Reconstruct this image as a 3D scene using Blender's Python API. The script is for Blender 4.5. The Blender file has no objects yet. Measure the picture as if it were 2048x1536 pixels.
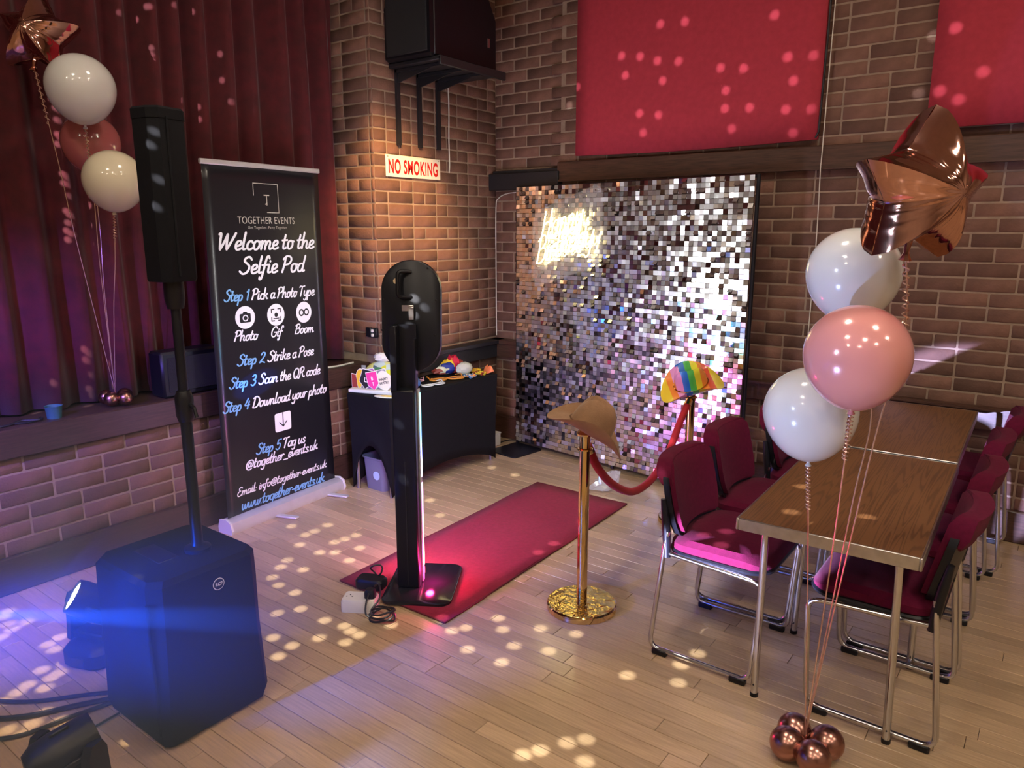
import bpy, bmesh, math, random
from mathutils import Vector, Matrix, Euler
random.seed(7)
R = math.radians
PI = math.pi
S = bpy.context.scene
COL = S.collection

# ------------------------------------------------------------------ camera, world, exposure
YAW, PITCH, FPX, CAMH = R(36.7), math.atan(308 / 1480.0), 1480.0, 1.6
cam_d = bpy.data.cameras.new('camera')
cam = bpy.data.objects.new('camera', cam_d)
COL.objects.link(cam)
cam.location = (0, 0, CAMH)
cam.rotation_euler = (PI / 2 - PITCH, 0, YAW)
cam_d.sensor_width = 36.0
cam_d.lens = FPX / 2048 * 36.0
cam_d.clip_start = 0.02
S.camera = cam

w = bpy.data.worlds.new('world')
S.world = w
w.use_nodes = True
w.node_tree.nodes['Background'].inputs[0].default_value = (0.9, 0.8, 0.75, 1)
w.node_tree.nodes['Background'].inputs[1].default_value = 0.02
S.view_settings.view_transform = 'Standard'
S.view_settings.look = 'None'
S.view_settings.gamma = 1.0
S.view_settings.use_curve_mapping = False
S.view_settings.exposure = 0.0

CEIL_Z = 4.5
LAMP_STRENGTH = 112.0
LAMP_SPOTS = [(-1.3, 1.9), (1.0, 1.9), (-1.3, -0.6), (1.0, -0.6), (-1.3, -3.1), (1.0, -3.1), (3.2, -0.6), (3.2, 1.9)]


def spot(name, loc, target, energy, color, size_deg, blend=0.3, radius=0.02):
    d = bpy.data.lights.new(name, 'SPOT')
    d.energy = energy
    d.color = color
    d.spot_size = R(size_deg)
    d.spot_blend = blend
    d.shadow_soft_size = radius
    o = bpy.data.objects.new(name, d)
    COL.objects.link(o)
    o.location = loc
    o.rotation_euler = (Vector(target) - Vector(loc)).to_track_quat('-Z', 'Y').to_euler()
    return o


# moving-head beams standing on the floor at the left, and added fill spots for veil, stage and pier
spot('moving_head_beam_white', (-1.30, 0.33, 0.30), (-0.745, 2.83, 0.40), 3600, (0.50, 0.52, 1.0), 15, 0.15)
spot('moving_head_beam_high', (-1.30, 0.33, 0.34), (-0.47, 2.16, 1.20), 120, (0.36, 0.50, 1.0), 23, 0.1)
spot('moving_head_beam_blue', (-2.85, 0.15, 0.80), (-2.75, 1.15, 0.30), 45, (0.01, 0.07, 1.0), 62, 0.5)
spot('veil_fill_blue', (-2.20, 0.0, 0.75), (-2.05, 1.08, 0.42), 720, (0.002, 0.07, 1.0), 33, 0.9)  # added spot without a fixture, turns the haze before the subwoofer blue
spot('moving_head_beam_blue_thin', (-1.94, 0.384, 0.79), (-1.27, 0.82, 0.80), 1700, (0.02, 0.14, 1.0), 5, 0.5, 0.004)
spot('moving_head_beam_blue_diagonal', (-2.40, 0.48, 0.27), (-2.976, 1.455, 0.534), 1500, (0.03, 0.14, 1.0), 4, 0.5, 0.004)
spot('stage_fill_violet', (-2.95, 0.35, 1.5), (-3.7, 1.25, 0.55), 190, (0.20, 0.12, 1.0), 95, 0.9)  # added spot without a fixture, tints the stage bricks purple like the veil
spot('front_fixture_beam', (-2.2, -1.0, 1.9), (-0.48, 2.2, 1.25), 120, (0.62, 0.75, 1.0), 17, 0.5, 0.07)
spot('pier_fill_warm', (-2.05, 2.45, 3.3), (-3.52, 3.50, 1.70), 620, (1.0, 0.56, 0.20), 27, 0.9, 0.05)  # added unseen spot, stands in for ring light thrown back by the sequins

# gobo projector: dots of light thrown from one place on the left of the hall
GOBO = Vector((-2.6, -0.8, 2.7))
DOT_FLOOR = [(-3.47,1.04),(-3.43,1.01),(-3.35,1.0),(-3.29,0.99),(-3.31,1.05),(-3.07,1.08),(-3.05,1.03),(-2.99,1.03),(-2.88,0.94),(-2.81,0.97),(-2.8,0.94),(-2.82,0.87),(-2.75,0.9),(-2.8,0.83),(-2.78,0.78),(-2.6,0.84),(-2.57,0.79),(-2.6,0.73),(-2.54,0.75),(-2.86,1.01),(-3.26,0.94),(-2.23,0.94),(-2.51,0.85),(-3.27,2.35),(-3.11,2.32),(-3.11,2.38),(-3.12,2.48),(-3.03,2.22),(-2.87,2.22),(-2.91,2.35),(-2.9,2.41),(-2.89,2.48),(-2.93,2.07),(-2.78,2.05),(-2.89,2.0),(-2.74,1.88),(-2.62,1.88),(-2.68,2.25),(-2.81,2.27),(-2.75,2.38),(-2.83,1.91),(-2.48,1.8),(-2.53,1.72),(-2.32,1.8),(-2.22,1.82),(-2.23,1.7),(-2.17,1.81),(-2.18,1.94),(-2.38,1.59),(-2.27,1.6),(-2.12,1.74),(-2.12,1.81),(-2.25,1.52),(-2.07,1.94),(-1.84,2.06),(-1.81,2.11),(-1.7,1.99),(-1.93,2.1),(-1.75,2.25),(-1.68,2.19),(-1.57,2.12),(-1.54,2.0),(-1.56,2.29),(-1.44,2.17),(-1.42,2.34),(-1.15,1.69),(-1.18,1.64),(-1.1,1.77),(-1.06,1.82),(-1.01,1.73),(-1.12,2.21),(-0.95,2.28),(-0.99,2.67),(-0.87,2.67),(-0.97,2.5),(-0.99,2.39),(-0.8,2.76),(-0.77,2.62),(-0.44,2.92),(-0.39,2.59),(-0.14,2.71),(-0.27,2.51),(-3.02,3.82),(-2.8,3.79),(-2.93,3.1),(-2.72,2.96),(-1.97,2.87),(-1.97,3.01),(-2.01,3.35)]
DOT_WALL = [(-2.44,2.68),(-2.31,2.66),(-2.19,2.62),(-2.05,2.6),(-2.41,2.56),(-2.15,2.5),(-1.78,2.53),(-1.64,2.51),(-1.74,2.4),(-1.74,2.3),(-1.59,2.29),(-1.69,2.18),(-1.39,2.54),(-1.25,2.53),(-1.35,2.41),(-1.38,2.26),(-1.24,2.25),(-1.33,2.13),(-2.3,2.32),(-2.17,2.3),(-2.27,2.2),(-1.48,2.77),(-2.02,2.82),(-2.18,2.83),(-0.58,2.57),(-0.62,2.28),(-0.44,2.35),(-0.53,2.23),(-0.74,2.29),(-0.7,2.56),(-2.77,2.53),(-2.86,2.43)]
DOT_CURTAIN = [(1.53,2.26),(1.54,2.24),(1.54,2.28),(1.52,2.21),(1.54,2.17),(1.56,2.16),(1.54,2.12),(1.53,2.06),(1.55,2.04),(1.52,2.02),(1.53,1.89),(1.56,1.87),(1.53,1.85),(1.56,1.84),(1.56,1.79),(1.52,1.73),(1.54,1.71),(1.52,1.68),(1.5,1.65),(1.53,1.63),(1.5,1.61),(2.06,2.49),(2.06,2.46),(2.06,2.43),(2.06,2.37),(2.08,2.32),(2.09,2.25),(2.19,2.27),(2.19,2.21),(2.38,2.54),(2.38,2.41),(2.5,2.29),(1.88,2.63),(2.04,2.68),(2.08,2.68),(2.2,2.72),(2.07,2.22),(1.52,1.1),(1.55,1.07),(1.52,1.05),(1.56,0.96),(1.52,0.91),(1.54,0.87),(1.42,0.92),(1.25,0.87),(1.54,0.8)]
DOT_BLACK = [(-2.13,2.24,1.43),(-2.25,2.17,1.37),(-2.21,2.2,1.33),(-2.25,2.17,1.3),(-2.26,2.16,1.25),(-2.08,2.28,1.15),(-2.26,2.16,1.07),(-2.23,2.18,0.78),(-2.22,2.19,0.53),(-2.17,1.12,1.9),(-2.18,1.12,1.86),(-2.17,1.12,1.77),(-2.13,1.12,1.72),(-2.18,1.12,1.69),(-2.14,1.12,1.52),(-2.12,1.12,1.47)]
FINE = [(x, 4.47, z) for x, z in DOT_WALL] + [(-3.79, y, z) for y, z in DOT_CURTAIN] + DOT_BLACK
BROAD = [(x, y, 0.0) for x, y in DOT_FLOOR]


def gobo(name, src, targets, ang, energy, color):
    GOBO = Vector(src)
    d = bpy.data.lights.new(name, 'POINT')
    d.energy = energy
    d.color = color
    d.shadow_soft_size = 0.004
    o = bpy.data.objects.new(name, d)
    COL.objects.link(o)
    o.location = GOBO
    d.use_nodes = True
    nt = d.node_tree
    em = nt.nodes['Emission']
    tc = nt.nodes.new('ShaderNodeTexCoord')
    last = None
    for t in targets:
        v = (Vector(t) - GOBO).normalized()
        n = nt.nodes.new('ShaderNodeVectorMath')
        n.operation = 'DOT_PRODUCT'
        nt.links.new(tc.outputs['Normal'], n.inputs[0])
        n.inputs[1].default_value = v
        if last is None:
            last = n.outputs['Value']
        else:
            m = nt.nodes.new('ShaderNodeMath')
            m.operation = 'MAXIMUM'
            nt.links.new(last, m.inputs[0])
            nt.links.new(n.outputs['Value'], m.inputs[1])
            last = m.outputs[0]
    ac = nt.nodes.new('ShaderNodeMath')
    ac.operation = 'ARCCOSINE'
    nt.links.new(last, ac.inputs[0])
    mr = nt.nodes.new('ShaderNodeMapRange')
    mr.inputs['From Min'].default_value = ang * 1.25
    mr.inputs['From Max'].default_value = ang * 0.6
    nt.links.new(ac.outputs[0], mr.inputs['Value'])
    nt.links.new(mr.outputs['Result'], em.inputs['Strength'])
    return o


gobo('gobo_projector_fine', GOBO, FINE, 0.0050, 1100, (1.0, 0.97, 1.0))
gobo('gobo_projector_broad', (-1.8, 1.3, 4.1), BROAD, 0.0068, 1150, (1.0, 0.95, 0.82))

# ------------------------------------------------------------------ helpers
MATS = {}


def mat(name, color, rough=0.5, metal=0.0, var=0.0, scale=8.0, bump=0.0, bscale=60.0, rnd=0.0, coat=0.0,
        emit=None, estr=0.0, sheen=0.0, alpha=1.0, trans=0.0, stretch=(1, 1, 1), spec=None, sss=0.0):
    if name in MATS:
        return MATS[name]
    m = bpy.data.materials.new(name)
    m.use_nodes = True
    nt = m.node_tree
    b = nt.nodes['Principled BSDF']
    c = (*color, 1)
    b.inputs['Base Color'].default_value = c
    b.inputs['Roughness'].default_value = rough
    b.inputs['Metallic'].default_value = metal
    b.inputs['Coat Weight'].default_value = coat
    b.inputs['Coat Roughness'].default_value = 0.08
    b.inputs['Sheen Weight'].default_value = sheen
    b.inputs['Alpha'].default_value = alpha
    b.inputs['Transmission Weight'].default_value = trans
    if spec is not None:
        b.inputs['Specular IOR Level'].default_value = spec
    if sss:
        b.inputs['Subsurface Weight'].default_value = sss
        b.inputs['Subsurface Radius'].default_value = (0.05, 0.04, 0.04)
    if emit:
        b.inputs['Emission Color'].default_value = (*emit, 1)
        b.inputs['Emission Strength'].default_value = estr
    tc = mp = None
    if var or bump:
        tc = nt.nodes.new('ShaderNodeTexCoord')
        mp = nt.nodes.new('ShaderNodeMapping')
        mp.inputs['Scale'].default_value = stretch
        nt.links.new(tc.outputs['Object'], mp.inputs['Vector'])
    if var or rnd:
        hsv = nt.nodes.new('ShaderNodeHueSaturation')
        hsv.inputs['Color'].default_value = c
        val = None
        if var:
            nz = nt.nodes.new('ShaderNodeTexNoise')
            nz.inputs['Scale'].default_value = scale
            nz.inputs['Detail'].default_value = 5
            nt.links.new(mp.outputs[0], nz.inputs['Vector'])
            mr = nt.nodes.new('ShaderNodeMapRange')
            mr.inputs['From Min'].default_value = 0.3
            mr.inputs['From Max'].default_value = 0.7
            mr.inputs['To Min'].default_value = 1 - var
            mr.inputs['To Max'].default_value = 1 + var
            nt.links.new(nz.outputs['Fac'], mr.inputs['Value'])
            val = mr.outputs['Result']
        if rnd:
            oi = nt.nodes.new('ShaderNodeObjectInfo')
            ge = nt.nodes.new('ShaderNodeNewGeometry')
            ad = nt.nodes.new('ShaderNodeMath')
            ad.operation = 'ADD'
            nt.links.new(oi.outputs['Random'], ad.inputs[0])
            nt.links.new(ge.outputs['Random Per Island'], ad.inputs[1])
            fr = nt.nodes.new('ShaderNodeMath')
            fr.operation = 'FRACT'
            nt.links.new(ad.outputs[0], fr.inputs[0])
            m2 = nt.nodes.new('ShaderNodeMapRange')
            m2.inputs['To Min'].default_value = 1 - rnd
            m2.inputs['To Max'].default_value = 1 + rnd
            nt.links.new(fr.outputs[0], m2.inputs['Value'])
            if val is None:
                val = m2.outputs['Result']
            else:
                mu = nt.nodes.new('ShaderNodeMath')
                mu.operation = 'MULTIPLY'
                nt.links.new(val, mu.inputs[0])
                nt.links.new(m2.outputs['Result'], mu.inputs[1])
                val = mu.outputs[0]
        nt.links.new(val, hsv.inputs['Value'])
        nt.links.new(hsv.outputs[0], b.inputs['Base Color'])
    if bump:
        nb = nt.nodes.new('ShaderNodeTexNoise')
        nb.inputs['Scale'].default_value = bscale
        nb.inputs['Detail'].default_value = 4
        nt.links.new(mp.outputs[0], nb.inputs['Vector'])
        bp = nt.nodes.new('ShaderNodeBump')
        bp.inputs['Strength'].default_value = bump
        bp.inputs['Distance'].default_value = 0.01
        nt.links.new(nb.outputs['Fac'], bp.inputs['Height'])
        nt.links.new(bp.outputs[0], b.inputs['Normal'])
    MATS[name] = m
    return m


def emat(name, color, strength):
    return mat(name, (0.02, 0.02, 0.02), 0.5, emit=color, estr=strength)


class MB:
    """collects verts and faces for one mesh"""

    def __init__(s):
        s.v, s.f, s.mi = [], [], []

    def add(s, verts, faces, mi=0):
        o = len(s.v)
        s.v += [tuple(p) for p in verts]
        s.f += [tuple(i + o for i in f) for f in faces]
        s.mi += [mi] * len(faces)
        return s

    def box(s, c, d, rz=0.0, m=None, bev=0.0, mi=0):
        x, y, z = d[0] / 2, d[1] / 2, d[2] / 2
        if bev > 0:
            b = min(bev, x * .9, y * .9, z * .9)
            rings = []
            for zz, ins in ((-z, b), (-z + b, 0), (z - b, 0), (z, b)):
                ring = []
                for sx, sy in ((-1, -1), (1, -1), (1, 1), (-1, 1)):
                    X, Y = x - ins, y - ins
                    p = [(sx * (X - b * (ins == 0)), sy * Y), (sx * X, sy * (Y - b * (ins == 0)))]
                    if sx * sy < 0:
                        p = p if True else p
                    ring.append(p)
                pts = [ring[0][1], ring[0][0], ring[1][0], ring[1][1], ring[2][1], ring[2][0], ring[3][0], ring[3][1]]
                rings.append([(q[0], q[1], zz) for q in pts])
            vs, fs = loft_data(rings, True, True)
        else:
            vs = [(a * x, b2 * y, e * z) for e in (-1, 1) for a, b2 in ((-1, -1), (1, -1), (1, 1), (-1, 1))]
            fs = [(3, 2, 1, 0), (4, 5, 6, 7), (0, 1, 5, 4), (1, 2, 6, 5), (2, 3, 7, 6), (3, 0, 4, 7)]
        M = Matrix.Translation(c) @ (m if m is not None else Matrix.Rotation(rz, 4, 'Z'))
        return s.add([M @ Vector(p) for p in vs], fs, mi)

    def loft(s, rings, cap=True, closed=True, mi=0):
        vs, fs = loft_data(rings, cap, closed)
        return s.add(vs, fs, mi)

    def tube(s, path, r, n=8, closed=False, mi=0, cap=True):
        path = [Vector(p) for p in path]
        N = len(path)
        rr = r if isinstance(r, (list, tuple)) else [r] * N
        tang = []
        for i in range(N):
            if closed:
                t = path[(i + 1) % N] - path[i - 1]
            else:
                t = path[min(i + 1, N - 1)] - path[max(i - 1, 0)]
            tang.append(t.normalized() if t.length > 1e-9 else Vector((0, 0, 1)))
        a = Vector((0, 0, 1)) if abs(tang[0].z) < .9 else Vector((1, 0, 0))
        u = (a - tang[0] * a.dot(tang[0])).normalized()
        rings = []
        for i in range(N):
            u = (u - tang[i] * u.dot(tang[i]))
            u = u.normalized() if u.length > 1e-9 else Vector((1, 0, 0))
            v = tang[i].cross(u)
            rings.append([path[i] + (u * math.cos(2 * PI * k / n) + v * math.sin(2 * PI * k / n)) * rr[i] for k in range(n)])
        if closed:
            rings.append(rings[0])
            return s.loft(rings, False, True, mi)
        return s.loft(rings, cap, True, mi)

    def lathe(s, prof, c=(0, 0, 0), n=24, m=None, mi=0, cap=True):
        M = Matrix.Translation(c) @ (m if m is not None else Matrix.Identity(4))
        rings = [[M @ Vector((max(r, 1e-4) * math.cos(2 * PI * k / n), max(r, 1e-4) * math.sin(2 * PI * k / n), z)) for k in range(n)] for r, z in prof]
        return s.loft(rings, cap, True, mi)

    def xf(s, M):
        s.v = [tuple(M @ Vector(p)) for p in s.v]
        return s

    def mesh(s, name, mats, smooth=True, angle=38):
        me = bpy.data.meshes.new(name)
        me.from_pydata(s.v, [], s.f)
        for m in (mats if isinstance(mats, (list, tuple)) else [mats]):
            me.materials.append(m)
        if any(s.mi):
            me.polygons.foreach_set('material_index', s.mi)
        me.update()
        bm = bmesh.new()
        bm.from_mesh(me)
        bmesh.ops.recalc_face_normals(bm, faces=bm.faces)
        bm.to_mesh(me)
        bm.free()
        if smooth:
            me.shade_smooth()
            me.set_sharp_from_angle(angle=R(angle))
        return me

    def build(s, name, mats, parent=None, loc=None, rot=None, smooth=True, angle=38):
        return link(name, s.mesh(name, mats, smooth, angle), parent, loc, rot)


def loft_data(rings, cap=True, closed=True):
    n = len(rings[0])
    vs = [p for r in rings for p in r]
    fs = []
    for i in range(len(rings) - 1):
        for k in range(n if closed else n - 1):
            k2 = (k + 1) % n
            fs.append((i * n + k, i * n + k2, (i + 1) * n + k2, (i + 1) * n + k))
    if cap:
        fs.append(tuple(reversed(range(n))))
        fs.append(tuple(range((len(rings) - 1) * n, len(rings) * n)))
    return vs, fs


def link(name, me, parent=None, loc=None, rot=None):
    o = bpy.data.objects.new(name, me)
    COL.objects.link(o)
    if parent is not None:
        o.parent = parent
    if loc is not None:
        o.location = loc
    if rot is not None:
        o.rotation_euler = rot
    return o


def thing(name, label, cat, loc=(0, 0, 0), rz=0.0, group=None):
    o = bpy.data.objects.new(name, None)
    COL.objects.link(o)
    o.empty_display_size = 0.05
    o.location = loc
    o.rotation_euler = (0, 0, rz)
    return tag(o, label, cat, group)


def tag(o, label, cat, group=None):
    o['label'] = label
    o['category'] = cat
    if group:
        o['group'] = group
    return o


def struct(o, label=None):
    o['kind'] = 'structure'
    if label:
        o['label'] = label
    return o


def stuff(o):
    o['kind'] = 'stuff'
    return o


def copy_tree(o, parent=None):
    c = o.copy()
    COL.objects.link(c)
    c.parent = parent
    for ch in list(o.children):
        copy_tree(ch, c)
    return c


def rrect(w, h, r, n=5):
    pts = []
    for cx, cy, a0 in ((w / 2 - r, h / 2 - r, 0), (-w / 2 + r, h / 2 - r, 90), (-w / 2 + r, -h / 2 + r, 180), (w / 2 - r, -h / 2 + r, 270)):
        for k in range(n + 1):
            a = R(a0 + 90.0 * k / n)
            pts.append((cx + r * math.cos(a), cy + r * math.sin(a)))
    return pts


def fillet(pts, r, n=5):
    pts = [Vector(p) for p in pts]
    out = [pts[0]]
    for i in range(1, len(pts) - 1):
        a, b, c = pts[i - 1], pts[i], pts[i + 1]
        d1, d2 = (a - b), (c - b)
        rr = min(r, d1.length * .49, d2.length * .49)
        p, q = b + d1.normalized() * rr, b + d2.normalized() * rr
        for k in range(n + 1):
            t = k / n
            out.append(p * (1 - t) ** 2 + b * 2 * t * (1 - t) + q * t * t)
    out.append(pts[-1])
    return out


def catmull(pts, sub=5, closed=False):
    P = [Vector(p) for p in pts]
    if len(P) < 3 and not closed:
        return P
    out = []
    N = len(P)
    rng = range(N) if closed else range(N - 1)
    for i in rng:
        p0 = P[i - 1] if (i > 0 or closed) else P[0] * 2 - P[1]
        p1, p2 = P[i], P[(i + 1) % N]
        p3 = P[(i + 2) % N] if (i + 2 < N or closed) else P[-1] * 2 - P[-2]
        for k in range(sub):
            t = k / sub
            out.append(0.5 * ((2 * p1) + (p2 - p0) * t + (2 * p0 - 5 * p1 + 4 * p2 - p3) * t * t + (3 * p1 - p0 - 3 * p2 + p3) * t ** 3))
    if not closed:
        out.append(P[-1])
    return out


# brush-script stroke alphabet (hundredths of an em)
GLY = {'a': (48, "40,36 28,45 12,40 5,22 9,5 20,0 32,8 40,28;42,44 38,16 41,2 52,4"), 'c': (38, "36,36 26,45 12,38 6,20 12,3 24,0 40,8"),
 'd': (50, "40,36 28,45 12,40 5,22 9,5 20,0 32,8 40,30;46,88 40,40 38,12 42,1 52,5"), 'e': (40, "6,18 24,22 34,34 28,45 14,42 6,24 10,4 22,0 40,8"),
 'f': (30, "36,78 30,90 20,84 14,50 8,0 2,-30 -6,-34 -8,-24;-2,42 32,44"), 'g': (48, "40,36 28,45 12,40 5,22 9,5 20,0 32,8 40,30;43,44 38,0 32,-28 18,-36 6,-28"),
 'h': (50, "10,90 7,45 4,0;5,18 18,40 30,44 36,32 34,10 40,0 52,5"), 'i': (24, "10,44 7,14 10,1 22,4;12,62 13,63"), 'k': (46, "10,90 7,45 4,0;36,44 22,30 8,22;12,24 24,20 34,3 46,4"),
 'l': (24, "12,90 8,50 7,12 11,1 22,4"), 'm': (70, "6,44 6,20 4,0;5,18 16,40 26,44 30,32 28,0;29,18 40,40 50,44 56,32 54,10 58,0 70,5"),
 'n': (50, "6,44 6,20 4,0;5,18 18,40 30,44 36,32 34,10 40,0 52,5"), 'o': (46, "24,45 10,38 6,18 14,0 28,2 38,18 36,36 24,45;30,42 44,40"),
 'p': (48, "8,44 6,0 2,-36;7,22 18,42 32,42 38,24 30,3 16,0 6,10"), 'r': (34, "6,44 6,20 4,0;5,20 14,38 24,46 34,40"), 's': (36, "34,38 22,46 11,38 16,26 28,18 28,5 14,-1 2,6"),
 't': (32, "16,76 10,40 8,10 14,0 28,6;-2,46 30,48"), 'u': (50, "8,44 5,16 12,1 24,4 36,24;40,44 36,14 40,1 52,5"), 'v': (44, "4,44 10,20 14,0 28,16 38,40 46,42"),
 'w': (64, "4,44 6,16 12,0 24,8 32,40;32,40 32,12 40,0 52,14 58,42 66,42"), 'y': (48, "8,44 6,18 14,4 26,8 38,30;43,44 38,0 32,-28 18,-36 6,-28"),
 'W': (96, "4,80 14,84 14,50 18,2;18,2 36,40 50,80;50,80 50,40 54,2;54,2 74,42 94,86"), 'S': (60, "58,74 44,88 26,82 20,66 36,52 50,36 44,10 22,-2 2,12"),
 'P': (58, "18,84 14,40 6,0;4,72 24,88 48,84 56,66 44,46 18,40"), 'T': (58, "2,76 12,86 34,82 62,86;34,82 28,40 22,0"), 'G': (64, "58,72 44,88 24,80 8,50 10,14 28,-2 50,8 56,36;36,38 62,38"),
 'B': (62, "18,84 14,40 6,0;4,74 26,88 48,82 50,62 34,48 18,46;34,48 54,40 54,16 34,0 8,2"), 'D': (68, "20,84 14,40 8,0;4,76 30,88 56,74 64,44 50,10 24,-2 4,4"),
 'Q': (72, "40,86 16,72 6,38 18,4 42,0 62,28 62,66 40,86;38,18 54,2 74,-6"), 'R': (64, "18,84 14,40 6,0;4,74 26,88 50,82 52,60 36,46 18,42;34,44 46,14 60,0 70,6"),
 'E': (54, "54,76 38,88 20,78 22,58 38,48;38,48 14,42 4,20 16,0 38,0 54,14"), 'H': (70, "18,86 14,40 6,0;60,86 54,40 48,4 58,0 68,6;10,40 34,50 58,46"),
 '1': (30, "6,64 22,84;22,84 16,0"), '2': (52, "8,66 22,84 42,78 42,58 20,24 2,2;2,2 26,8 50,0"), '3': (50, "10,74 26,86 42,76 38,56 20,46;20,46 40,38 42,16 24,-2 4,8"),
 '4': (52, "26,84 14,56 4,30 46,32;40,60 34,30 30,0"), '5': (50, "48,84 18,82;18,82 12,46 30,52 44,38 40,12 22,-2 2,8"),
 '@': (80, "52,46 38,52 26,38 28,20 40,16 52,30 54,48 50,22 62,16 74,36 68,62 46,72 20,62 6,34 16,4 40,-8 62,0"), '_': (50, "2,-8 48,-8"), '-': (30, "4,24 26,24"),
 '.': (18, "6,2 7,3"), ':': (20, "6,4 7,5;8,36 9,37"), ' ': (26, "")}


def script_strokes(text, shear=0.22):
    """strokes of a line of script, plus its advance width; em = 1"""
    x, out = 0.0, []
    for ch in text:
        adv, st = GLY[ch]
        for s_ in st.split(';'):
            if s_:
                pts = [tuple(float(q) / 100 for q in p.split(',')) for p in s_.split()]
                out.append((ch, [Vector((x + px + shear * py, py, 0)) for px, py in pts]))
        x += adv / 100
    return out, x


def script_ribbons(text, x0, x1, size, wgt=0.105, split=None):
    """flat ribbons for a line of script fitted between x0 and x1; returns (vertices, faces) per colour run"""
    st, adv = script_strokes(text)
    sx = (x1 - x0) / adv
    runs = [MB(), MB()]
    cut = sum(GLY[c][0] for c in text[:split]) / 100 if split else -1
    for _, pts in st:
        if len(pts) > 2:
            pts = catmull(pts, 5)
        P = [Vector((x0 + p.x * sx, p.y * size, 0)) for p in pts]
        mb = runs[1] if min(p.x for p in pts) < cut + .05 and split else runs[0]
        if split:
            mb = runs[1] if sum(p.x for p in pts) / len(pts) < cut else runs[0]
        hw = wgt * size / 2
        L_, R_ = [], []
        for i, p in enumerate(P):
            t = P[min(i + 1, len(P) - 1)] - P[max(i - 1, 0)]
            t = t.normalized() if t.length > 1e-9 else Vector((1, 0, 0))
            nrm = Vector((-t.y, t.x, 0))
            k = hw * (0.80 + 0.35 * abs(t.y))
            L_.append(p + nrm * k)
            R_.append(p - nrm * k)
        n = len(P)
        mb.add(L_ + R_, [(i, i + 1, n + i + 1, n + i) for i in range(n - 1)])
        for e in (P[0], P[-1]):
            mb.add([e + Vector((math.cos(2 * PI * k / 8), math.sin(2 * PI * k / 8), 0)) * hw for k in range(8)], [tuple(range(8))])
    return runs


def font_mesh(text, size, xscale=1.0, offset=0.0, spacing=1.0):
    cu = bpy.data.curves.new('lettering', 'FONT')
    cu.body = text
    cu.size = size
    cu.offset = offset
    cu.space_character = spacing
    cu.align_x = 'CENTER'
    o = bpy.data.objects.new('lettering_tmp', cu)
    COL.objects.link(o)
    dg = bpy.context.evaluated_depsgraph_get()
    me = bpy.data.meshes.new_from_object(o.evaluated_get(dg))
    bpy.data.objects.remove(o)
    for v in me.vertices:
        v.co.x *= xscale
    return me


def font(text, size, m, parent, loc, rot, xscale=1.0, offset=0.0, name='lettering', spacing=1.0):
    me = font_mesh(text, size, xscale, offset, spacing)
    me.materials.clear()
    me.materials.append(m)
    return link(name, me, parent, loc, rot)


# view test used only to choose which of many alike pieces become objects of their own
FW = Vector((-math.sin(YAW) * math.cos(PITCH), math.cos(YAW) * math.cos(PITCH), -math.sin(PITCH)))
RT = Vector((math.cos(YAW), math.sin(YAW), 0))
UPV = RT.cross(FW)


def px(p):
    v = Vector(p) - Vector((0, 0, CAMH))
    z = v.dot(FW)
    if z < .1:
        return (-1e4, -1e4, z)
    return (1024 + FPX * v.dot(RT) / z, 768 - FPX * v.dot(UPV) / z, z)


def inframe(p, m=15):
    q = px(p)
    return q[2] > .1 and -m < q[0] < 2048 + m and -m < q[1] < 1536 + m

# ------------------------------------------------------------------ materials
M_BRICK = mat('brick_clay', (0.160, 0.080, 0.058), 0.85, var=0.28, scale=9, bump=0.35, bscale=70, rnd=0.30)
M_MORTAR = mat('mortar', (0.30, 0.215, 0.16), 0.95, var=0.2, scale=14, bump=0.3, bscale=90)
M_PLANK = mat('maple_plank', (0.46, 0.325, 0.195), 0.28, var=0.16, scale=6, rnd=0.16, stretch=(1.2, 22, 1), bump=0.03, bscale=14, coat=0.25)
M_DARKWOOD = mat('dark_stained_wood', (0.075, 0.036, 0.024), 0.35, var=0.35, scale=5, stretch=(2, 30, 30), bump=0.06, bscale=20)
M_DARKWOOD_Y = mat('dark_stained_wood_stage', (0.055, 0.028, 0.022), 0.4, var=0.35, scale=5, stretch=(30, 2, 30), bump=0.06, bscale=20)
M_BLACKPAINT = mat('black_paint', (0.018, 0.018, 0.022), 0.45)
M_CEIL = mat('ceiling_paint', (0.55, 0.50, 0.43), 0.9, var=0.08, scale=3)
M_PLASTER = mat('plaster_paint', (0.52, 0.44, 0.36), 0.9, var=0.1, scale=2)
M_VELVET = mat('curtain_velvet', (0.075, 0.003, 0.007), 0.85, var=0.25, scale=14, sheen=0.12, bump=0.1, bscale=120)
M_REDFELT = mat('red_felt', (0.44, 0.034, 0.060), 0.9, var=0.08, scale=30, bump=0.12, bscale=300)
M_CARPET = mat('red_carpet', (0.29, 0.010, 0.042), 0.95, var=0.12, scale=60, bump=0.5, bscale=400, sheen=0.03)
M_BLACKCLOTH = mat('black_stretch_cloth', (0.006, 0.0065, 0.009), 0.8, var=0.12, scale=40, spec=0.2)
M_BLACKPLASTIC = mat('black_plastic', (0.007, 0.007, 0.010), 0.40, var=0.1, scale=20, spec=0.35)
M_BLACKMETAL = mat('black_metal', (0.007, 0.008, 0.013), 0.38, var=0.08, scale=15, spec=0.35)
M_CHROME = mat('chrome_tube', (0.62, 0.62, 0.64), 0.16, 1.0, var=0.05, scale=12)
M_STEEL = mat('brushed_steel', (0.52, 0.51, 0.50), 0.33, 1.0, var=0.12, scale=30)
M_ALU = mat('satin_aluminium', (0.66, 0.66, 0.66), 0.40, 0.45, var=0.06, scale=20)
M_GOLD = mat('polished_gold', (0.80, 0.58, 0.24), 0.07, 1.0, var=0.05, scale=9)
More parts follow.
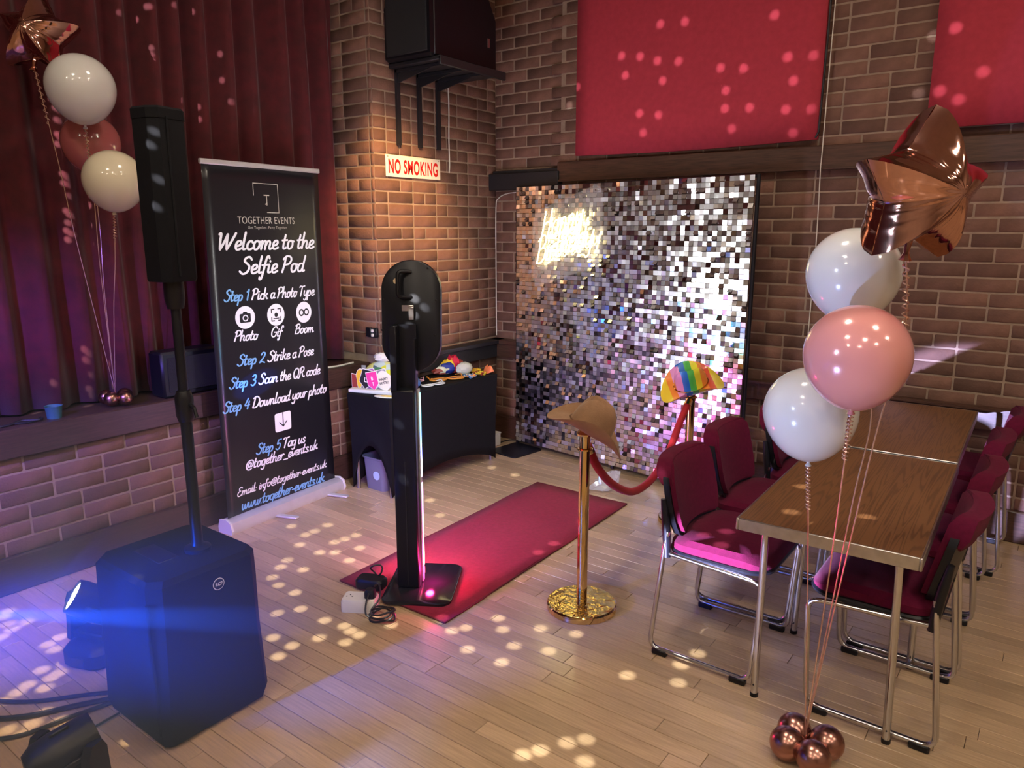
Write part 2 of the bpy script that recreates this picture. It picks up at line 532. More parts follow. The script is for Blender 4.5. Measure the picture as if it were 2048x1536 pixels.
M_GOLDH = mat('hammered_gold', (0.86, 0.66, 0.26), 0.12, 1.0, bump=0.9, bscale=26)
M_ROPE = mat('red_velvet_rope', (0.38, 0.004, 0.010), 0.75, var=0.1, scale=30, sheen=0.08)
M_FABRIC = mat('maroon_chair_fabric', (0.110, 0.005, 0.028), 0.9, var=0.12, scale=60, bump=0.25, bscale=500, sheen=0.03, spec=0.15)
M_LAMINATE = mat('wood_laminate', (0.20, 0.088, 0.034), 0.42)
M_WHITEPL = mat('white_plastic', (0.74, 0.73, 0.70), 0.4)
M_WHITECARD = mat('white_card', (0.80, 0.79, 0.74), 0.6)
M_SIGNWHITE = mat('sign_enamel_white', (0.82, 0.80, 0.72), 0.35, var=0.04, scale=20)
M_SIGNRED = mat('sign_red', (0.62, 0.010, 0.010), 0.45)
M_PRINTWHITE = mat('print_white', (0.88, 0.90, 0.94), 0.5)
M_PRINTBLUE = mat('print_blue', (0.20, 0.47, 0.80), 0.5)
M_PRINTGREY = mat('print_grey', (0.50, 0.48, 0.42), 0.5)
M_BANNER = mat('banner_black_satin', (0.012, 0.012, 0.015), 0.28, var=0.05, scale=6, bump=0.02, bscale=7)
M_CABLE = mat('black_cable', (0.012, 0.012, 0.016), 0.45)
M_CORD = mat('white_cord', (0.68, 0.64, 0.56), 0.6)
M_MIRROR = mat('mirror_sequin', (0.92, 0.93, 0.95), 0.10, 1.0)


def sequin_gloss(m):
    # each sequin bends a little differently, so its mirror is more or less spread
    nt = m.node_tree
    oi = nt.nodes.new('ShaderNodeObjectInfo')
    ge = nt.nodes.new('ShaderNodeNewGeometry')
    ad = nt.nodes.new('ShaderNodeMath')
    ad.operation = 'ADD'
    nt.links.new(oi.outputs['Random'], ad.inputs[0])
    nt.links.new(ge.outputs['Random Per Island'], ad.inputs[1])
    fr = nt.nodes.new('ShaderNodeMath')
    fr.operation = 'FRACT'
    nt.links.new(ad.outputs[0], fr.inputs[0])
    mr = nt.nodes.new('ShaderNodeMapRange')
    mr.inputs['To Min'].default_value = 0.06
    mr.inputs['To Max'].default_value = 0.42
    nt.links.new(fr.outputs[0], mr.inputs['Value'])
    nt.links.new(mr.outputs['Result'], nt.nodes['Principled BSDF'].inputs['Roughness'])


sequin_gloss(M_MIRROR)
M_CLEAR = mat('sequin_backing', (0.05, 0.045, 0.05), 0.12, alpha=0.35)
M_PEARLW = mat('pearl_latex_white', (0.68, 0.68, 0.67), 0.16, coat=0.7, sss=0.2)
M_PEARLC = mat('pearl_latex_cream', (0.72, 0.66, 0.50), 0.16, coat=0.7, sss=0.2)
M_PEARLP = mat('pearl_latex_rose', (0.70, 0.30, 0.29), 0.18, metal=0.1, coat=0.7, sss=0.15)
M_PEARLR = mat('latex_rose_translucent', (0.42, 0.12, 0.12), 0.16, coat=0.7, sss=0.2)
M_ROSEFOIL = mat('rose_gold_foil', (0.64, 0.36, 0.30), 0.09, 1.0, bump=0.06, bscale=9)
M_ROSECHROME = mat('rose_chrome_latex', (0.42, 0.215, 0.18), 0.26, 1.0)
M_RIBBON = mat('rose_gold_ribbon', (0.72, 0.46, 0.38), 0.25, 0.7)
M_HAT = mat('tan_felt', (0.30, 0.165, 0.085), 0.85, var=0.1, scale=30, bump=0.15, bscale=250, sheen=0.2)


def laminate_grain(m):
    nt = m.node_tree
    b = nt.nodes['Principled BSDF']
    tc = nt.nodes.new('ShaderNodeTexCoord')
    mp = nt.nodes.new('ShaderNodeMapping')
    mp.inputs['Scale'].default_value = (15, .55, 1)
    nz = nt.nodes.new('ShaderNodeTexNoise')
    nz.inputs['Scale'].default_value = 1.3
    nz.inputs['Detail'].default_value = 2
    wv = nt.nodes.new('ShaderNodeMath')
    wv.operation = 'MULTIPLY'
    wv.inputs[1].default_value = 95
    sn = nt.nodes.new('ShaderNodeMath')
    sn.operation = 'SINE'
    cr = nt.nodes.new('ShaderNodeValToRGB')
    cr.color_ramp.elements[0].position = 0.05
    cr.color_ramp.elements[0].color = (0.115, 0.050, 0.021, 1)
    cr.color_ramp.elements[1].position = 0.45
    cr.color_ramp.elements[1].color = (0.185, 0.084, 0.034, 1)
    ad = nt.nodes.new('ShaderNodeMapRange')
    ad.inputs['From Min'].default_value = -1
    nt.links.new(tc.outputs['Object'], mp.inputs[0])
    nt.links.new(mp.outputs[0], nz.inputs['Vector'])
    nt.links.new(nz.outputs['Fac'], wv.inputs[0])
    nt.links.new(wv.outputs[0], sn.inputs[0])
    nt.links.new(sn.outputs[0], ad.inputs['Value'])
    nt.links.new(ad.outputs['Result'], cr.inputs['Fac'])
    nt.links.new(cr.outputs['Color'], b.inputs['Base Color'])


laminate_grain(M_LAMINATE)

# ------------------------------------------------------------------ the room
WB, PX, ST, STH = 4.52, -3.52, -3.645, 0.745
PILX, PILD = -2.93, 0.025          # right of here the back wall stands a little forward
XR, YB = 5.2, -5.5                 # right wall, wall behind the camera

M_GAP = mat('floor_gap', (.06, .04, .025), .9)
floor = struct(MB().box(((XR - 6.5) / 2 + .65 - .65, (YB + WB) / 2, -0.06), (XR + 6.5, WB - YB + .4, 0.10)).build('floor', M_GAP, smooth=False), 'pale maple strip floor')

_plank_cache = {}


def plank_mesh(L, wd):
    k = (round(L, 2), wd)
    if k not in _plank_cache:
        _plank_cache[k] = MB().box((0, 0, 0), (k[0] - .0016, wd - .0018, .012), bev=.0014).mesh('plank', M_PLANK, False)
    return _plank_cache[k]


planks = []
PW = 0.072
y = 0.0
nrow = 0
y0 = -0.6
while y0 < WB - .02:
    rr = random.Random(nrow * 13 + 5)
    x = -4.0 - rr.random() * 0.9
    while x < 1.6:
        L = rr.choice((0.45, 0.6, 0.75, 0.9, 1.1, 1.3))
        planks.append((x + L / 2, y0 + PW / 2, L))
        x += L
    y0 += PW
    nrow += 1
planks = [p for p in planks if p[0] + p[2] / 2 > -3.66]


def plank_score(p):
    best = 0
    for t in (-.45, -.2, 0, .2, .45):
        q = (p[0] + t * p[2], p[1], 0)
        if inframe(q):
            best = max(best, 1 / px(q)[2])
    return best


planks.sort(key=plank_score, reverse=True)
for i, p in enumerate(planks[:300]):
    link('plank', plank_mesh(p[2], PW), floor, (p[0], p[1], -0.006))
rest = MB()
for p in planks[300:]:
    rest.box((p[0], p[1], -0.006), (p[2] - .0016, PW - .0018, .012))
stuff(rest.build('plank_field', M_PLANK, floor, smooth=False))
# the hall goes on behind and beside the camera: same boards, too far out of view to tell apart
far = MB()
far.box(((XR - 3.66) / 2, (YB - .6) / 2, -0.006), (XR + 3.66, -.6 - YB, .012))
far.box(((XR + 2.2) / 2, (WB - .6) / 2, -0.0065), (XR - 2.2, WB + .6, .011))
stuff(far.build('board_field', M_PLANK, floor, smooth=False))

_brick_cache = {}


def brick_mesh(L, h=.065):
    k = (round(L, 3), h)
    if k not in _brick_cache:
        _brick_cache[k] = MB().box((0, 0, 0), (k[0], .03, h), bev=.0035).mesh('brick', M_BRICK, True, 50)
    return _brick_cache[k]


def lay_bricks(parent, org, ang, u1, z0, z1, hidden=None, limit=300, phase=0.0, seed=1, step=None, header=0.03):
    """running bond on a vertical face: u runs along ang from org, the face looks to the left-hand side's opposite"""
    rr = random.Random(seed)
    ud = Vector((math.cos(ang), math.sin(ang), 0))
    nd = Vector((math.sin(ang), -math.cos(ang), 0))
    out = []
    n = int((z1 - z0) / .075)
    for c in range(n):
        zc = z0 + .0375 + c * .075
        u = -(.1125 if (c % 2) else 0.0) - phase
        while u < u1 - .02:
            L = .215 if rr.random() > header else .1025
            a, b = max(u, 0.0), min(u + L, u1)
            if b - a > .025:
                f = step((a + b) / 2) if step else 0.0
                P = Vector(org) + ud * ((a + b) / 2) + nd * (-.011 + f + rr.uniform(-.0015, .0015))
                P.z = zc
                out.append((P, b - a))
            u += L + .010
    def score(o):
        q = px(o[0])
        if not inframe(o[0]):
            return -q[2] - 100
        return -q[2] - (50 if hidden and hidden(q[0], q[1]) else 0)
    out.sort(key=score, reverse=True)
    rot = (0, 0, ang)
    for P, L in out[:limit]:
        link('brick', brick_mesh(L), parent, P, rot)
    if out[limit:]:
        mb = MB()
        Mr = Matrix.Rotation(ang, 4, 'Z')
        for P, L in out[limit:]:
            mb.box(P, (L, .03, .065), m=Mr, bev=.0035)
        stuff(mb.build('brick_field', M_BRICK, parent, angle=50))


# back wall (shimmer backdrop, red panels)
wb = MB()
wb.box(((PX + PILX) / 2, WB + .1, CEIL_Z / 2), (PILX - PX + .02, .2, CEIL_Z))
wb.box(((PILX + XR) / 2, WB + .1 - PILD / 2, CEIL_Z / 2), (XR - PILX, .2 + PILD, CEIL_Z))
wall_back = struct(wb.build('wall_back', M_MORTAR, smooth=False), 'brown brick back wall behind the shimmer backdrop')


def hid_back(x, yy):
    return (1165 < x < 1665 and yy < 300) or (1870 < x and yy < 250) or (1035 < x < 1500 and 360 < yy < 960) or (1520 < x < 1940 and 600 < yy)


lay_bricks(wall_back, (PX, WB, 0), 0.0, 4.9, 0.16, 3.46, hid_back, 300, 0.05, 3, step=lambda u: PILD if PX + u > PILX else 0.0)

# brick pier on the left with the sign
wl = MB()
wl.box((PX - .35, (3.30 + WB) / 2, CEIL_Z / 2), (.70, WB - 3.30, CEIL_Z))
wall_left = struct(wl.build('wall_left', M_MORTAR, smooth=False), 'brown brick pier carrying the no smoking sign')
lay_bricks(wall_left, (PX, 3.30, 0), PI / 2, WB - 3.30 - .004, 0.04, 3.40, None, 290, 0.0, 5, header=0.3)
lay_bricks(wall_left, (PX - .42, 3.30, 0), 0.0, .416, 0.79, 3.40, lambda x, yy: x < 700, 60, 0.06, 6, header=0.5)

# stage
wst = MB()
wst.box((ST - .1, (YB + 3.30) / 2, STH / 2 - .02), (.2, 3.30 - YB, STH - .04))
wall_stage = struct(wst.build('wall_stage', M_MORTAR, smooth=False), 'low brick front of the stage')
lay_bricks(wall_stage, (ST, 0.0, 0), PI / 2, 3.298, 0.165, 0.62, None, 140, 0.0, 8)
struct(MB().box((ST - 1.5, (YB + 3.30) / 2, STH - .02), (3.02, 3.30 - YB, .04)).build('floor_stage', M_DARKWOOD_Y, smooth=False), 'dark stage floor')
struct(MB().box((ST + .012, (YB + 3.298) / 2, .682), (.036, 3.298 - YB, .132), bev=.006).build('trim_1', M_DARKWOOD_Y), 'dark fascia board along the stage edge')
struct(MB().box((ST + .008, (YB + 3.298) / 2, .086), (.03, 3.298 - YB, .168), bev=.005).build('baseboard_stage', M_DARKWOOD_Y), 'dark skirting board under the stage front')
struct(MB().box((ST - 2.4, (YB + 4.4) / 2, CEIL_Z / 2), (.1, 4.4 - YB, CEIL_Z)).build('wall_stage_rear', M_BLACKPAINT, smooth=False))

# beams, ledges, skirting
struct(MB().box(((PX + PILX) / 2 + .01, WB - .045, 1.943), (PILX - PX + .02, .09, .116), bev=.004)
       .box(((PX + PILX) / 2 + .02, WB - .03, 2.012), (PILX - PX, .06, .02)).build('trim_2', M_BLACKPAINT), 'black end section of the wall beam')
struct(MB().box(((PILX + 2.2) / 2, WB - PILD - .02, 1.995), (2.2 - PILX, .05, .128), bev=.005)
       .box(((PILX + 2.2) / 2, WB - PILD - .028, 1.934), (2.2 - PILX, .06, .012)).build('trim_3', M_DARKWOOD), 'long dark wooden beam across the brick wall')
struct(MB().box((PX + .04, 3.93, .765), (.12, 1.20, .03), bev=.004).box((PX + .03, 3.93, .70), (.08, 1.20, .10)).build('trim_4', M_BLACKPAINT), 'black ledge along the pier')
struct(MB().box(((PX + PILX) / 2, WB - .045, .765), (PILX - PX + .02, .11, .03), bev=.004).box(((PX + PILX) / 2, WB - .04, .70), (PILX - PX + .02, .09, .10)).build('trim_5', M_DARKWOOD), 'dark wooden ledge in the corner')
struct(MB().box(((PILX + 2.2) / 2, WB - PILD - .02, .64), (2.2 - PILX, .05, .12), bev=.005)
       .box(((PILX + 2.2) / 2, WB - PILD - .03, .693), (2.2 - PILX, .07, .014)).build('trim_6', M_DARKWOOD), 'dark dado rail on the brick wall')
struct(MB().box((1.0 + (PX - .0) / 2, WB - .03, .085), (2.0 - PX, .06, .17), bev=.006).build('baseboard_back', M_DARKWOOD), 'dark tall skirting board')

# parts of the hall out of view
struct(MB().box((0.6, -.5, CEIL_Z + .05), (13.2, 10.4, .1)).build('ceiling', M_CEIL, smooth=False))
struct(MB().box((XR + .1, -.5, CEIL_Z / 2), (.2, 10.4, CEIL_Z)).build('wall_right', M_PLASTER, smooth=False))
struct(MB().box((0.6, YB - .1, CEIL_Z / 2), (13.2, .2, CEIL_Z)).build('wall_rear', M_PLASTER, smooth=False))


def ceiling_light(x, yy, i):
    t = thing('ceiling_light', 'round warm ceiling downlight over the hall floor', 'light', (x, yy, CEIL_Z), 0, 'ceiling downlights')
    MB().lathe([(.02, 0), (.03, -.02), (.03, -.25), (.10, -.27), (.22, -.36), (.23, -.40), (.215, -.40), (.09, -.29)], n=24).build('lamp_shade', M_BLACKPAINT, t)
    MB().lathe([(.18, -.37), (.18, -.355)], n=24).build('diffuser', emat('warm_lamp', (1.0, 0.84, 0.66), LAMP_STRENGTH), t)


for i, (x, yy) in enumerate(LAMP_SPOTS):
    ceiling_light(x, yy, i)

# ------------------------------------------------------------------ stage curtain
def curtain():
    mb = MB()
    ys, yy = [], -2.4
    nu, nz = 420, 10
    grid = []
    rr = random.Random(3)
    ph = [rr.uniform(0, 6.28) for _ in range(6)]
    for j in range(nz + 1):
        z = STH + .012 + (4.3 - STH) * j / nz
        row = []
        for i in range(nu + 1):
            v = -2.4 + 5.697 * i / nu
            vv = v + .02 * math.sin(z * 1.1 + v * 3)
            f = math.sin(vv * 41 + 1.6 * math.sin(vv * 5 + ph[0]) + ph[1])
            f2 = math.sin(vv * 17 + ph[2] + .8 * math.sin(vv * 3.1))
            d = .055 * f + .026 * f2
            row.append((-3.865 + d * (0.85 + .15 * math.sin(z * 1.3 + ph[3])), v, z))
        grid.append(row)
    mb.loft(grid, False, False)
    o = mb.build('stage_curtain', M_VELVET, angle=180)
    sm = o.modifiers.new('thickness', 'SOLIDIFY')
    sm.thickness = .006
    sm.offset = -1
    return o


tag(curtain(), 'deep red velvet curtain hanging in pleats behind the stage edge', 'curtain')

# ------------------------------------------------------------------ wall fixtures
def red_panel(x0, x1, z0, z1, label, droop):
    mb = MB()
    nu = 14
    yf = WB - PILD - .055
    for side, yy in ((0, yf), (1, yf + .03)):
        pass
    front = [[(x0 + (x1 - x0) * i / nu, yf + .006 * math.sin(i * 1.1), z) for i in range(nu + 1)] for z in (0, 1)]
    rows = []
    for j in range(9):
        t = j / 8
        row = []
        for i in range(nu + 1):
            u = i / nu
            zb = z0 + droop * math.sin(PI * u) * -1
            z = zb + (z1 - zb) * t
            row.append((x0 + (x1 - x0) * u, yf - .004 * math.sin(u * 9) * (1 - t), z))
        rows.append(row)
    mb.loft(rows, False, False)
    o = mb.build('wall_panel', M_REDFELT, angle=180)
    sm = o.modifiers.new('thickness', 'SOLIDIFY')
    sm.thickness = .03
    sm.offset = 1
    tag(o, label, 'wall panel', 'red acoustic wall panels')
    return o


p1 = red_panel(-2.775, -1.205, 2.092, 3.75, 'wide red fabric panel on the brick wall above the shimmer backdrop', .012)
MB().tube([(-1.19, WB - .075, 3.7), (-1.193, WB - .078, 2.6), (-1.20, WB - .085, 2.13), (-1.215, WB - .08, 2.10)], .006, 6).build('edge_piping', M_BLACKPAINT, p1)
red_panel(-0.675, 1.3, 2.108, 3.75, 'red fabric panel on the brick wall above the row of chairs', .004)
tag(MB().tube(catmull([(-1.16, WB - .09, 3.4), (-1.165, WB - .10, 2.6), (-1.17, WB - .095, 2.0), (-1.17, WB - .10, 1.93), (-1.175, WB - .045, 1.5), (-1.18, WB - .045, .80)], 4), .003, 6).build('hanging_cord', M_CORD),
    'thin cord hanging beside the wide red panel', 'cord')

# no smoking sign
sg = thing('wall_sign', 'white enamel sign with red NO SMOKING lettering on the pier', 'sign', (PX + .006, 3.638, 1.998), 0)
MB().box((0.004, 0, 0), (.006, .505, .134), bev=.002).build('sign_plate', M_SIGNWHITE, sg)
font('NO SMOKING', .118, M_SIGNRED, sg, (.0085, -.004, -.043), (PI / 2, 0, PI / 2), 0.565, .0035, spacing=1.12)
for yy in (-.235, .235):
    MB().lathe([(.004, 0), (.004, .002)], (0.007, yy, .055), 8, Matrix.Rotation(PI / 2, 4, 'Y')).build('screw', M_STEEL, sg)

# loudspeaker on a bracket shelf
ZS = 2.577
sh = thing('speaker_shelf', 'black steel shelf on three wall brackets under the loudspeaker', 'shelf', (PX, 3.75, ZS), 0)
MB().box((.215, 0.01, .012), (.43, .63, .024), bev=.004).box((.425, .01, -.002), (.02, .63, .05), bev=.004).build('shelf_board', M_BLACKPAINT, sh)
for yy in (3.506, 3.70, 3.88):
    bk = MB().box((.014, 0, -.225), (.018, .030, .45)).box((.20, 0, -.012), (.38, .030, .018))
    bk.add([(.02, -.004, -.08), (.02, .004, -.08), (.02, -.004, -.01), (.02, .004, -.01), (.36, -.004, -.01), (.36, .004, -.01)],
           [(0, 2, 4), (1, 5, 3), (0, 4, 5, 1), (0, 1, 3, 2), (2, 3, 5, 4)])
    bk.build('bracket', M_BLACKPAINT, sh, (0, yy - 3.75, 0), smooth=False)
sp = thing('loudspeaker', 'large black loudspeaker cabinet on the wall shelf', 'loudspeaker', (PX + .20, 3.72, ZS + .024), 0)
body = []
for z, ix, iy in ((0, .012, .012), (.015, 0, 0), (.30, 0, 0), (.44, .015, .06), (.455, .03, .075)):
    body.append([(sx * (.185 - ix) + (.0), sy * (.31 - iy), z) for sx, sy in ((-1, -1), (1, -1), (1, 1), (-1, 1))])
MB().loft(body).build('cabinet', M_BLACKPLASTIC, sp, angle=20)
MB().box((0, -.315, .21), (.335, .014, .37), bev=.006).build('grille', mat('speaker_grille', (.010, .011, .014), .6, bump=.6, bscale=500), sp)
MB().box((.187, .235, .16), (.004, .02, .055)).build('badge', M_STEEL, sp)
MB().box((.186, -.27, .21), (.008, .012, .40), bev=.003).build('trim_strip', M_BLACKPAINT, sp)

tag(MB().tube(catmull([(PX + .012, 3.986, 2.56), (PX + .010, 3.992, 2.4), (PX + .012, 3.985, 2.2), (PX + .010, 3.99, 2.05), (PX + .012, 3.982, 1.985)], 4), .0045, 6).build('pull_cord', M_CORD),
    'short white cord hanging below the loudspeaker shelf', 'cord')
tag(MB().tube(catmull([(-3.235, WB - .012, 1.875), (-3.40, WB - .010, 1.865), (-3.49, WB - .009, 1.83), (-3.512, WB - .010, 1.76), (-3.513, WB - .011, 1.4), (-3.511, WB - .010, .80)], 5), .0045, 6).build('corner_cable', M_CORD),
    'thin white cable running down the corner of the brick walls', 'cable')
for i, (xx, lab) in enumerate(((-3.60, 'black wall box on the pier beside the curtain'), (-3.545, 'black twin socket with white plugs on the pier edge'))):
    so = thing('wall_socket', lab, 'socket', (xx, 3.29, .95 + .0 * i), 0)
    MB().box((0, -.012, 0), (.045, .024, .062), bev=.004).build('socket_plate', M_BLACKPLASTIC, so)
    if i:
        for zz in (-.014, .014):
            MB().box((-.008, -.03, zz), (.014, .016, .02), bev=.003).build('plug', M_WHITEPL, so)

# things at the stage edge
cu = thing('paper_cup', 'teal cup standing on the stage edge by the curtain', 'cup', (-3.70, 1.405, STH), 0)
MB().lathe([(.030, 0), (.036, .055), (.038, .058), (.034, .055), (.028, .006)], n=20).build('cup_body', mat('teal_card', (.04, .14, .17), .5), cu)
mon = thing('stage_box', 'black equipment box standing on the stage behind the banner', 'box', (-3.72, 2.08, STH), 0)
MB().box((0, 0, .12), (.13, .34, .24), bev=.012).build('box_body', M_BLACKPLASTIC, mon)
MB().box((.067, 0, .12), (.006, .28, .18), bev=.002).build('box_front', mat('speaker_grille', (.01, .01, .01)), mon)
tag(MB().tube(catmull([(-3.66, 2.75, STH + .006), (-3.68, 2.9, STH + .008), (-3.665, 3.05, STH + .006), (-3.68, 3.2, STH + .007)], 5), .006, 6).build('white_lead', M_CORD), 'white cable lying along the stage edge by the pier', 'cable')
tag(MB().tube(catmull([(-3.70, 1.24, STH + .006), (-3.68, 1.30, STH + .006), (-3.73, 1.36, STH + .006), (-3.67, 1.33, STH + .012), (-3.71, 1.27, STH + .012), (-3.69, 1.20, STH + .006), (-3.72, 1.1, STH + .006)], 5), .005, 6).build('stage_lead', M_CABLE),
    'black cable coiled on the stage edge beside the cup', 'cable')

# ------------------------------------------------------------------ roller banner
BL, BR = Vector((-3.475, 2.076, 0)), Vector((-3.551, 2.919, 0))
bang = math.atan2(BR.y - BL.y, BR.x - BL.x)
bn = thing('roller_banner', 'black roller banner with selfie pod instructions in script lettering', 'banner', (BL + BR) / 2, bang)
# local x runs along the banner, local -y looks into the room
sheet = []
for j in range(25):
    v = .045 + (1.925 - .045) * j / 24
    row = []
    for i in range(15):
        u = i / 14
        hw = .398 - .012 * j / 24
        row.append((-hw + 2 * hw * u, .012 * math.sin(PI * u) * (1 - j / 24) - .004 + .01 * math.cos(u * PI * 2) * (.3 + .7 * math.sin(PI * j / 24)), v))
    sheet.append(row)
def sheet_y(u, v):
    j = max(0.0, min(1.0, (v - .045) / 1.88))
    hw = .398 - .012 * j
    uu = (u + hw) / (2 * hw)
    return .012 * math.sin(PI * uu) * (1 - j) - .004 + .01 * math.cos(uu * PI * 2) * (.3 + .7 * math.sin(PI * j))
so = MB().loft(sheet, False, False).build('banner_sheet', M_BANNER, bn, angle=180)
m_ = so.modifiers.new('thickness', 'SOLIDIFY')
m_.thickness = .0015
m_.offset = 1
MB().box((0, 0, 1.932), (.79, .02, .026), bev=.004).build('top_rail', M_ALU, bn)
MB().loft([[(x, yy, z) for yy, z in ((-.055, 0), (-.062, .02), (-.05, .06), (-.02, .075), (.03, .07), (.045, .03), (.04, 0))] for x in (-.415, .415)]).build('cassette', M_ALU, bn)
for s_ in (-1, 1):
    MB().loft([[(s_ * .415, yy, z) for yy, z in ((-.058, 0), (-.066, .02), (-.053, .063), (-.02, .079), (.033, .074), (.048, .03), (.043, 0))],
               [(s_ * .428, yy, z) for yy, z in ((-.058, 0), (-.066, .02), (-.053, .063), (-.02, .079), (.033, .074), (.048, .03), (.043, 0))]]).build('end_cap', M_WHITEPL, bn)
    MB().box((s_ * .20 + .1, -.10, .008), (.035, .17, .012), rz=.25, bev=.003).build('foot', M_ALU, bn)
MB().tube([(.40, .040, .02), (.385, .036, .45)], .006, 8).tube([(.41, .052, .02), (.405, .048, .38)], .005, 8).build('spare_pole', M_ALU, bn)
MB().tube([(0, .05, .03), (0, .03, 1.93)], .007, 8).build('pole', M_ALU, bn)


def banner_print(mb, m, z=.0022, name='lettering'):
    if not mb.v:
        return
    mb.v = [(x, sheet_y(x, yy) - z, yy) for x, yy, _ in mb.v]
    mb.build(name, m, bn, smooth=False)


def banner_line(text, u0, v0, u1, v1, size, split=None, m0=M_PRINTWHITE, m1=M_PRINTBLUE, wgt=.125):
    runs = script_ribbons(text, 0, math.hypot(u1 - u0, v1 - v0) * .985, size, wgt, split)
    a = math.atan2(v1 - v0, u1 - u0)
    ca, sa = math.cos(a), math.sin(a)
    for mb, m in zip(runs, (m0, m1)):
        mb.v = [(u0 + x * ca - yy * sa, v0 + x * sa + yy * ca, 0) for x, yy, _ in mb.v]
        banner_print(mb, m)


banner_line('Welcome to the', -.335, 1.500, .335, 1.497, .098)
banner_line('Selfie Pod', -.212, 1.375, .245, 1.368, .098)
banner_line('Step 1 Pick a Photo Type', -.315, 1.237, .320, 1.225, .066, 7)
banner_line('Photo', -.272, 1.024, -.124, 1.018, .062)
banner_line('Gif', -.040, 1.021, .040, 1.017, .062)
banner_line('Boom', .136, 1.016, .292, 1.010, .062)
banner_line('Step 2 Strike a Pose', -.265, .890, .288, .875, .066, 7)
banner_line('Step 3 Scan the QR code', -.325, .775, .333, .752, .066, 7)
banner_line('Step 4 Download your photo', -.375, .652, .377, .630, .066, 7)
banner_line('Step 5 Tag us', -.186, .378, .178, .362, .066, 7)
banner_line('@together_events.uk', -.262, .310, .276, .297, .064)
banner_line('Email: info@together-events.uk', -.330, .176, .342, .163, .052)
banner_line('www.together-events.uk', -.308, .093, .316, .078, .066, None, M_PRINTBLUE)


def banner_font(text, u, v, size, xs, m, off=0.0, spacing=1.0):
    me = font_mesh(text, size, xs, off, spacing)
    mb = MB()
    mb.add([tuple(q.co) for q in me.vertices], [tuple(p.vertices) for p in me.polygons])
    mb.v = [(u + a, v + b, 0) for a, b, _ in mb.v]
    banner_print(mb, m)


banner_font('TOGETHER EVENTS', -.006, 1.633, .052, .80, M_PRINTGREY, 0, 1.06)
banner_font('Get Together. Party Together', -.006, 1.606, .021, .92, M_PRINTGREY, 0, 1.1)
banner_font('T', -.004, 1.728, .085, .8, M_PRINTGREY, -.0008)
lg = MB()
def bar(mb, x0, y0, x1, y1, wd=.004):
    d = Vector((x1 - x0, y1 - y0, 0)).normalized()
    n = Vector((-d.y, d.x, 0)) * wd / 2
    a, b = Vector((x0, y0, 0)) - d * wd / 2, Vector((x1, y1, 0)) + d * wd / 2
    mb.add([a + n, a - n, b - n, b + n], [(0, 1, 2, 3)])
bar(lg, -.088, 1.780, -.088, 1.842); bar(lg, -.088, 1.842, .075, 1.842); bar(lg, .075, 1.842, .075, 1.692); bar(lg, .075, 1.692, -.005, 1.692)
bar(lg, -.012, 1.735, -.004, 1.742, .006)
banner_print(lg, M_PRINTGREY, name='logo')


def disc(mb, cx, cy, r, n=28, r0=0.0, sx=1.0):
    if r0:
        mb.add([(cx + sx * q * math.cos(2 * PI * k / n), cy + q * math.sin(2 * PI * k / n), 0) for q in (r, r0) for k in range(n)], [(k, (k + 1) % n, n + (k + 1) % n, n + k) for k in range(n)])
    else:
        mb.add([(cx + sx * r * math.cos(2 * PI * k / n), cy + r * math.sin(2 * PI * k / n), 0) for k in range(n)], [tuple(range(n))])


M_PRINTBLACK = mat('print_black', (.012, .012, .016), .4)
for k, (cx, cy) in enumerate(((-.193, 1.143), (.008, 1.139), (.220, 1.133))):
    mb = MB()
    disc(mb, cx, cy, .061)
    banner_print(mb, M_PRINTWHITE, name='icon_disc')
    mb = MB()
    if k == 0:
        mb.add([(cx + a * .034, cy + b * .024 - .003, 0) for a, b in rrect(2, 2, .25, 3)], [tuple(range(16))])
        mb.add([(cx - .016, cy + .02, 0), (cx + .016, cy + .02, 0), (cx + .010, cy + .031, 0), (cx - .010, cy + .031, 0)], [(0, 1, 2, 3)])
        banner_print(mb, M_PRINTBLACK, .0030, 'icon')
        mb = MB()
        disc(mb, cx, cy - .003, .0175, 20, .0115)
        banner_print(mb, M_PRINTWHITE, .0038, 'icon')
    elif k == 1:
        for sx in (-1, 1):
            for sy in (-1, 1):
                bar(mb, cx + sx * .032, cy + sy * .032, cx + sx * .032, cy + sy * .014, .006)
                bar(mb, cx + sx * .032, cy + sy * .032, cx + sx * .014, cy + sy * .032, .006)
        disc(mb, cx, cy, .012)
        bar(mb, cx - .018, cy - .02, cx + .018, cy - .02, .005)
        banner_print(mb, M_PRINTBLACK, .0030, 'icon')
    else:
        disc(mb, cx - .020, cy, .021, 20, .0125)
        disc(mb, cx + .020, cy, .021, 20, .0125)
        banner_print(mb, M_PRINTBLACK, .0030, 'icon')
mb = MB()
mb.add([(.014 + a, .525 + b, 0) for a, b in rrect(.118, .108, .012, 3)], [tuple(range(16))])
banner_print(mb, M_PRINTWHITE, name='icon_square')
mb = MB()
bar(mb, .014, .575, .014, .500, .006); bar(mb, .014, .498, -.012, .524, .006); bar(mb, .014, .498, .040, .524, .006)
banner_print(mb, M_PRINTBLACK, .0030, 'icon')

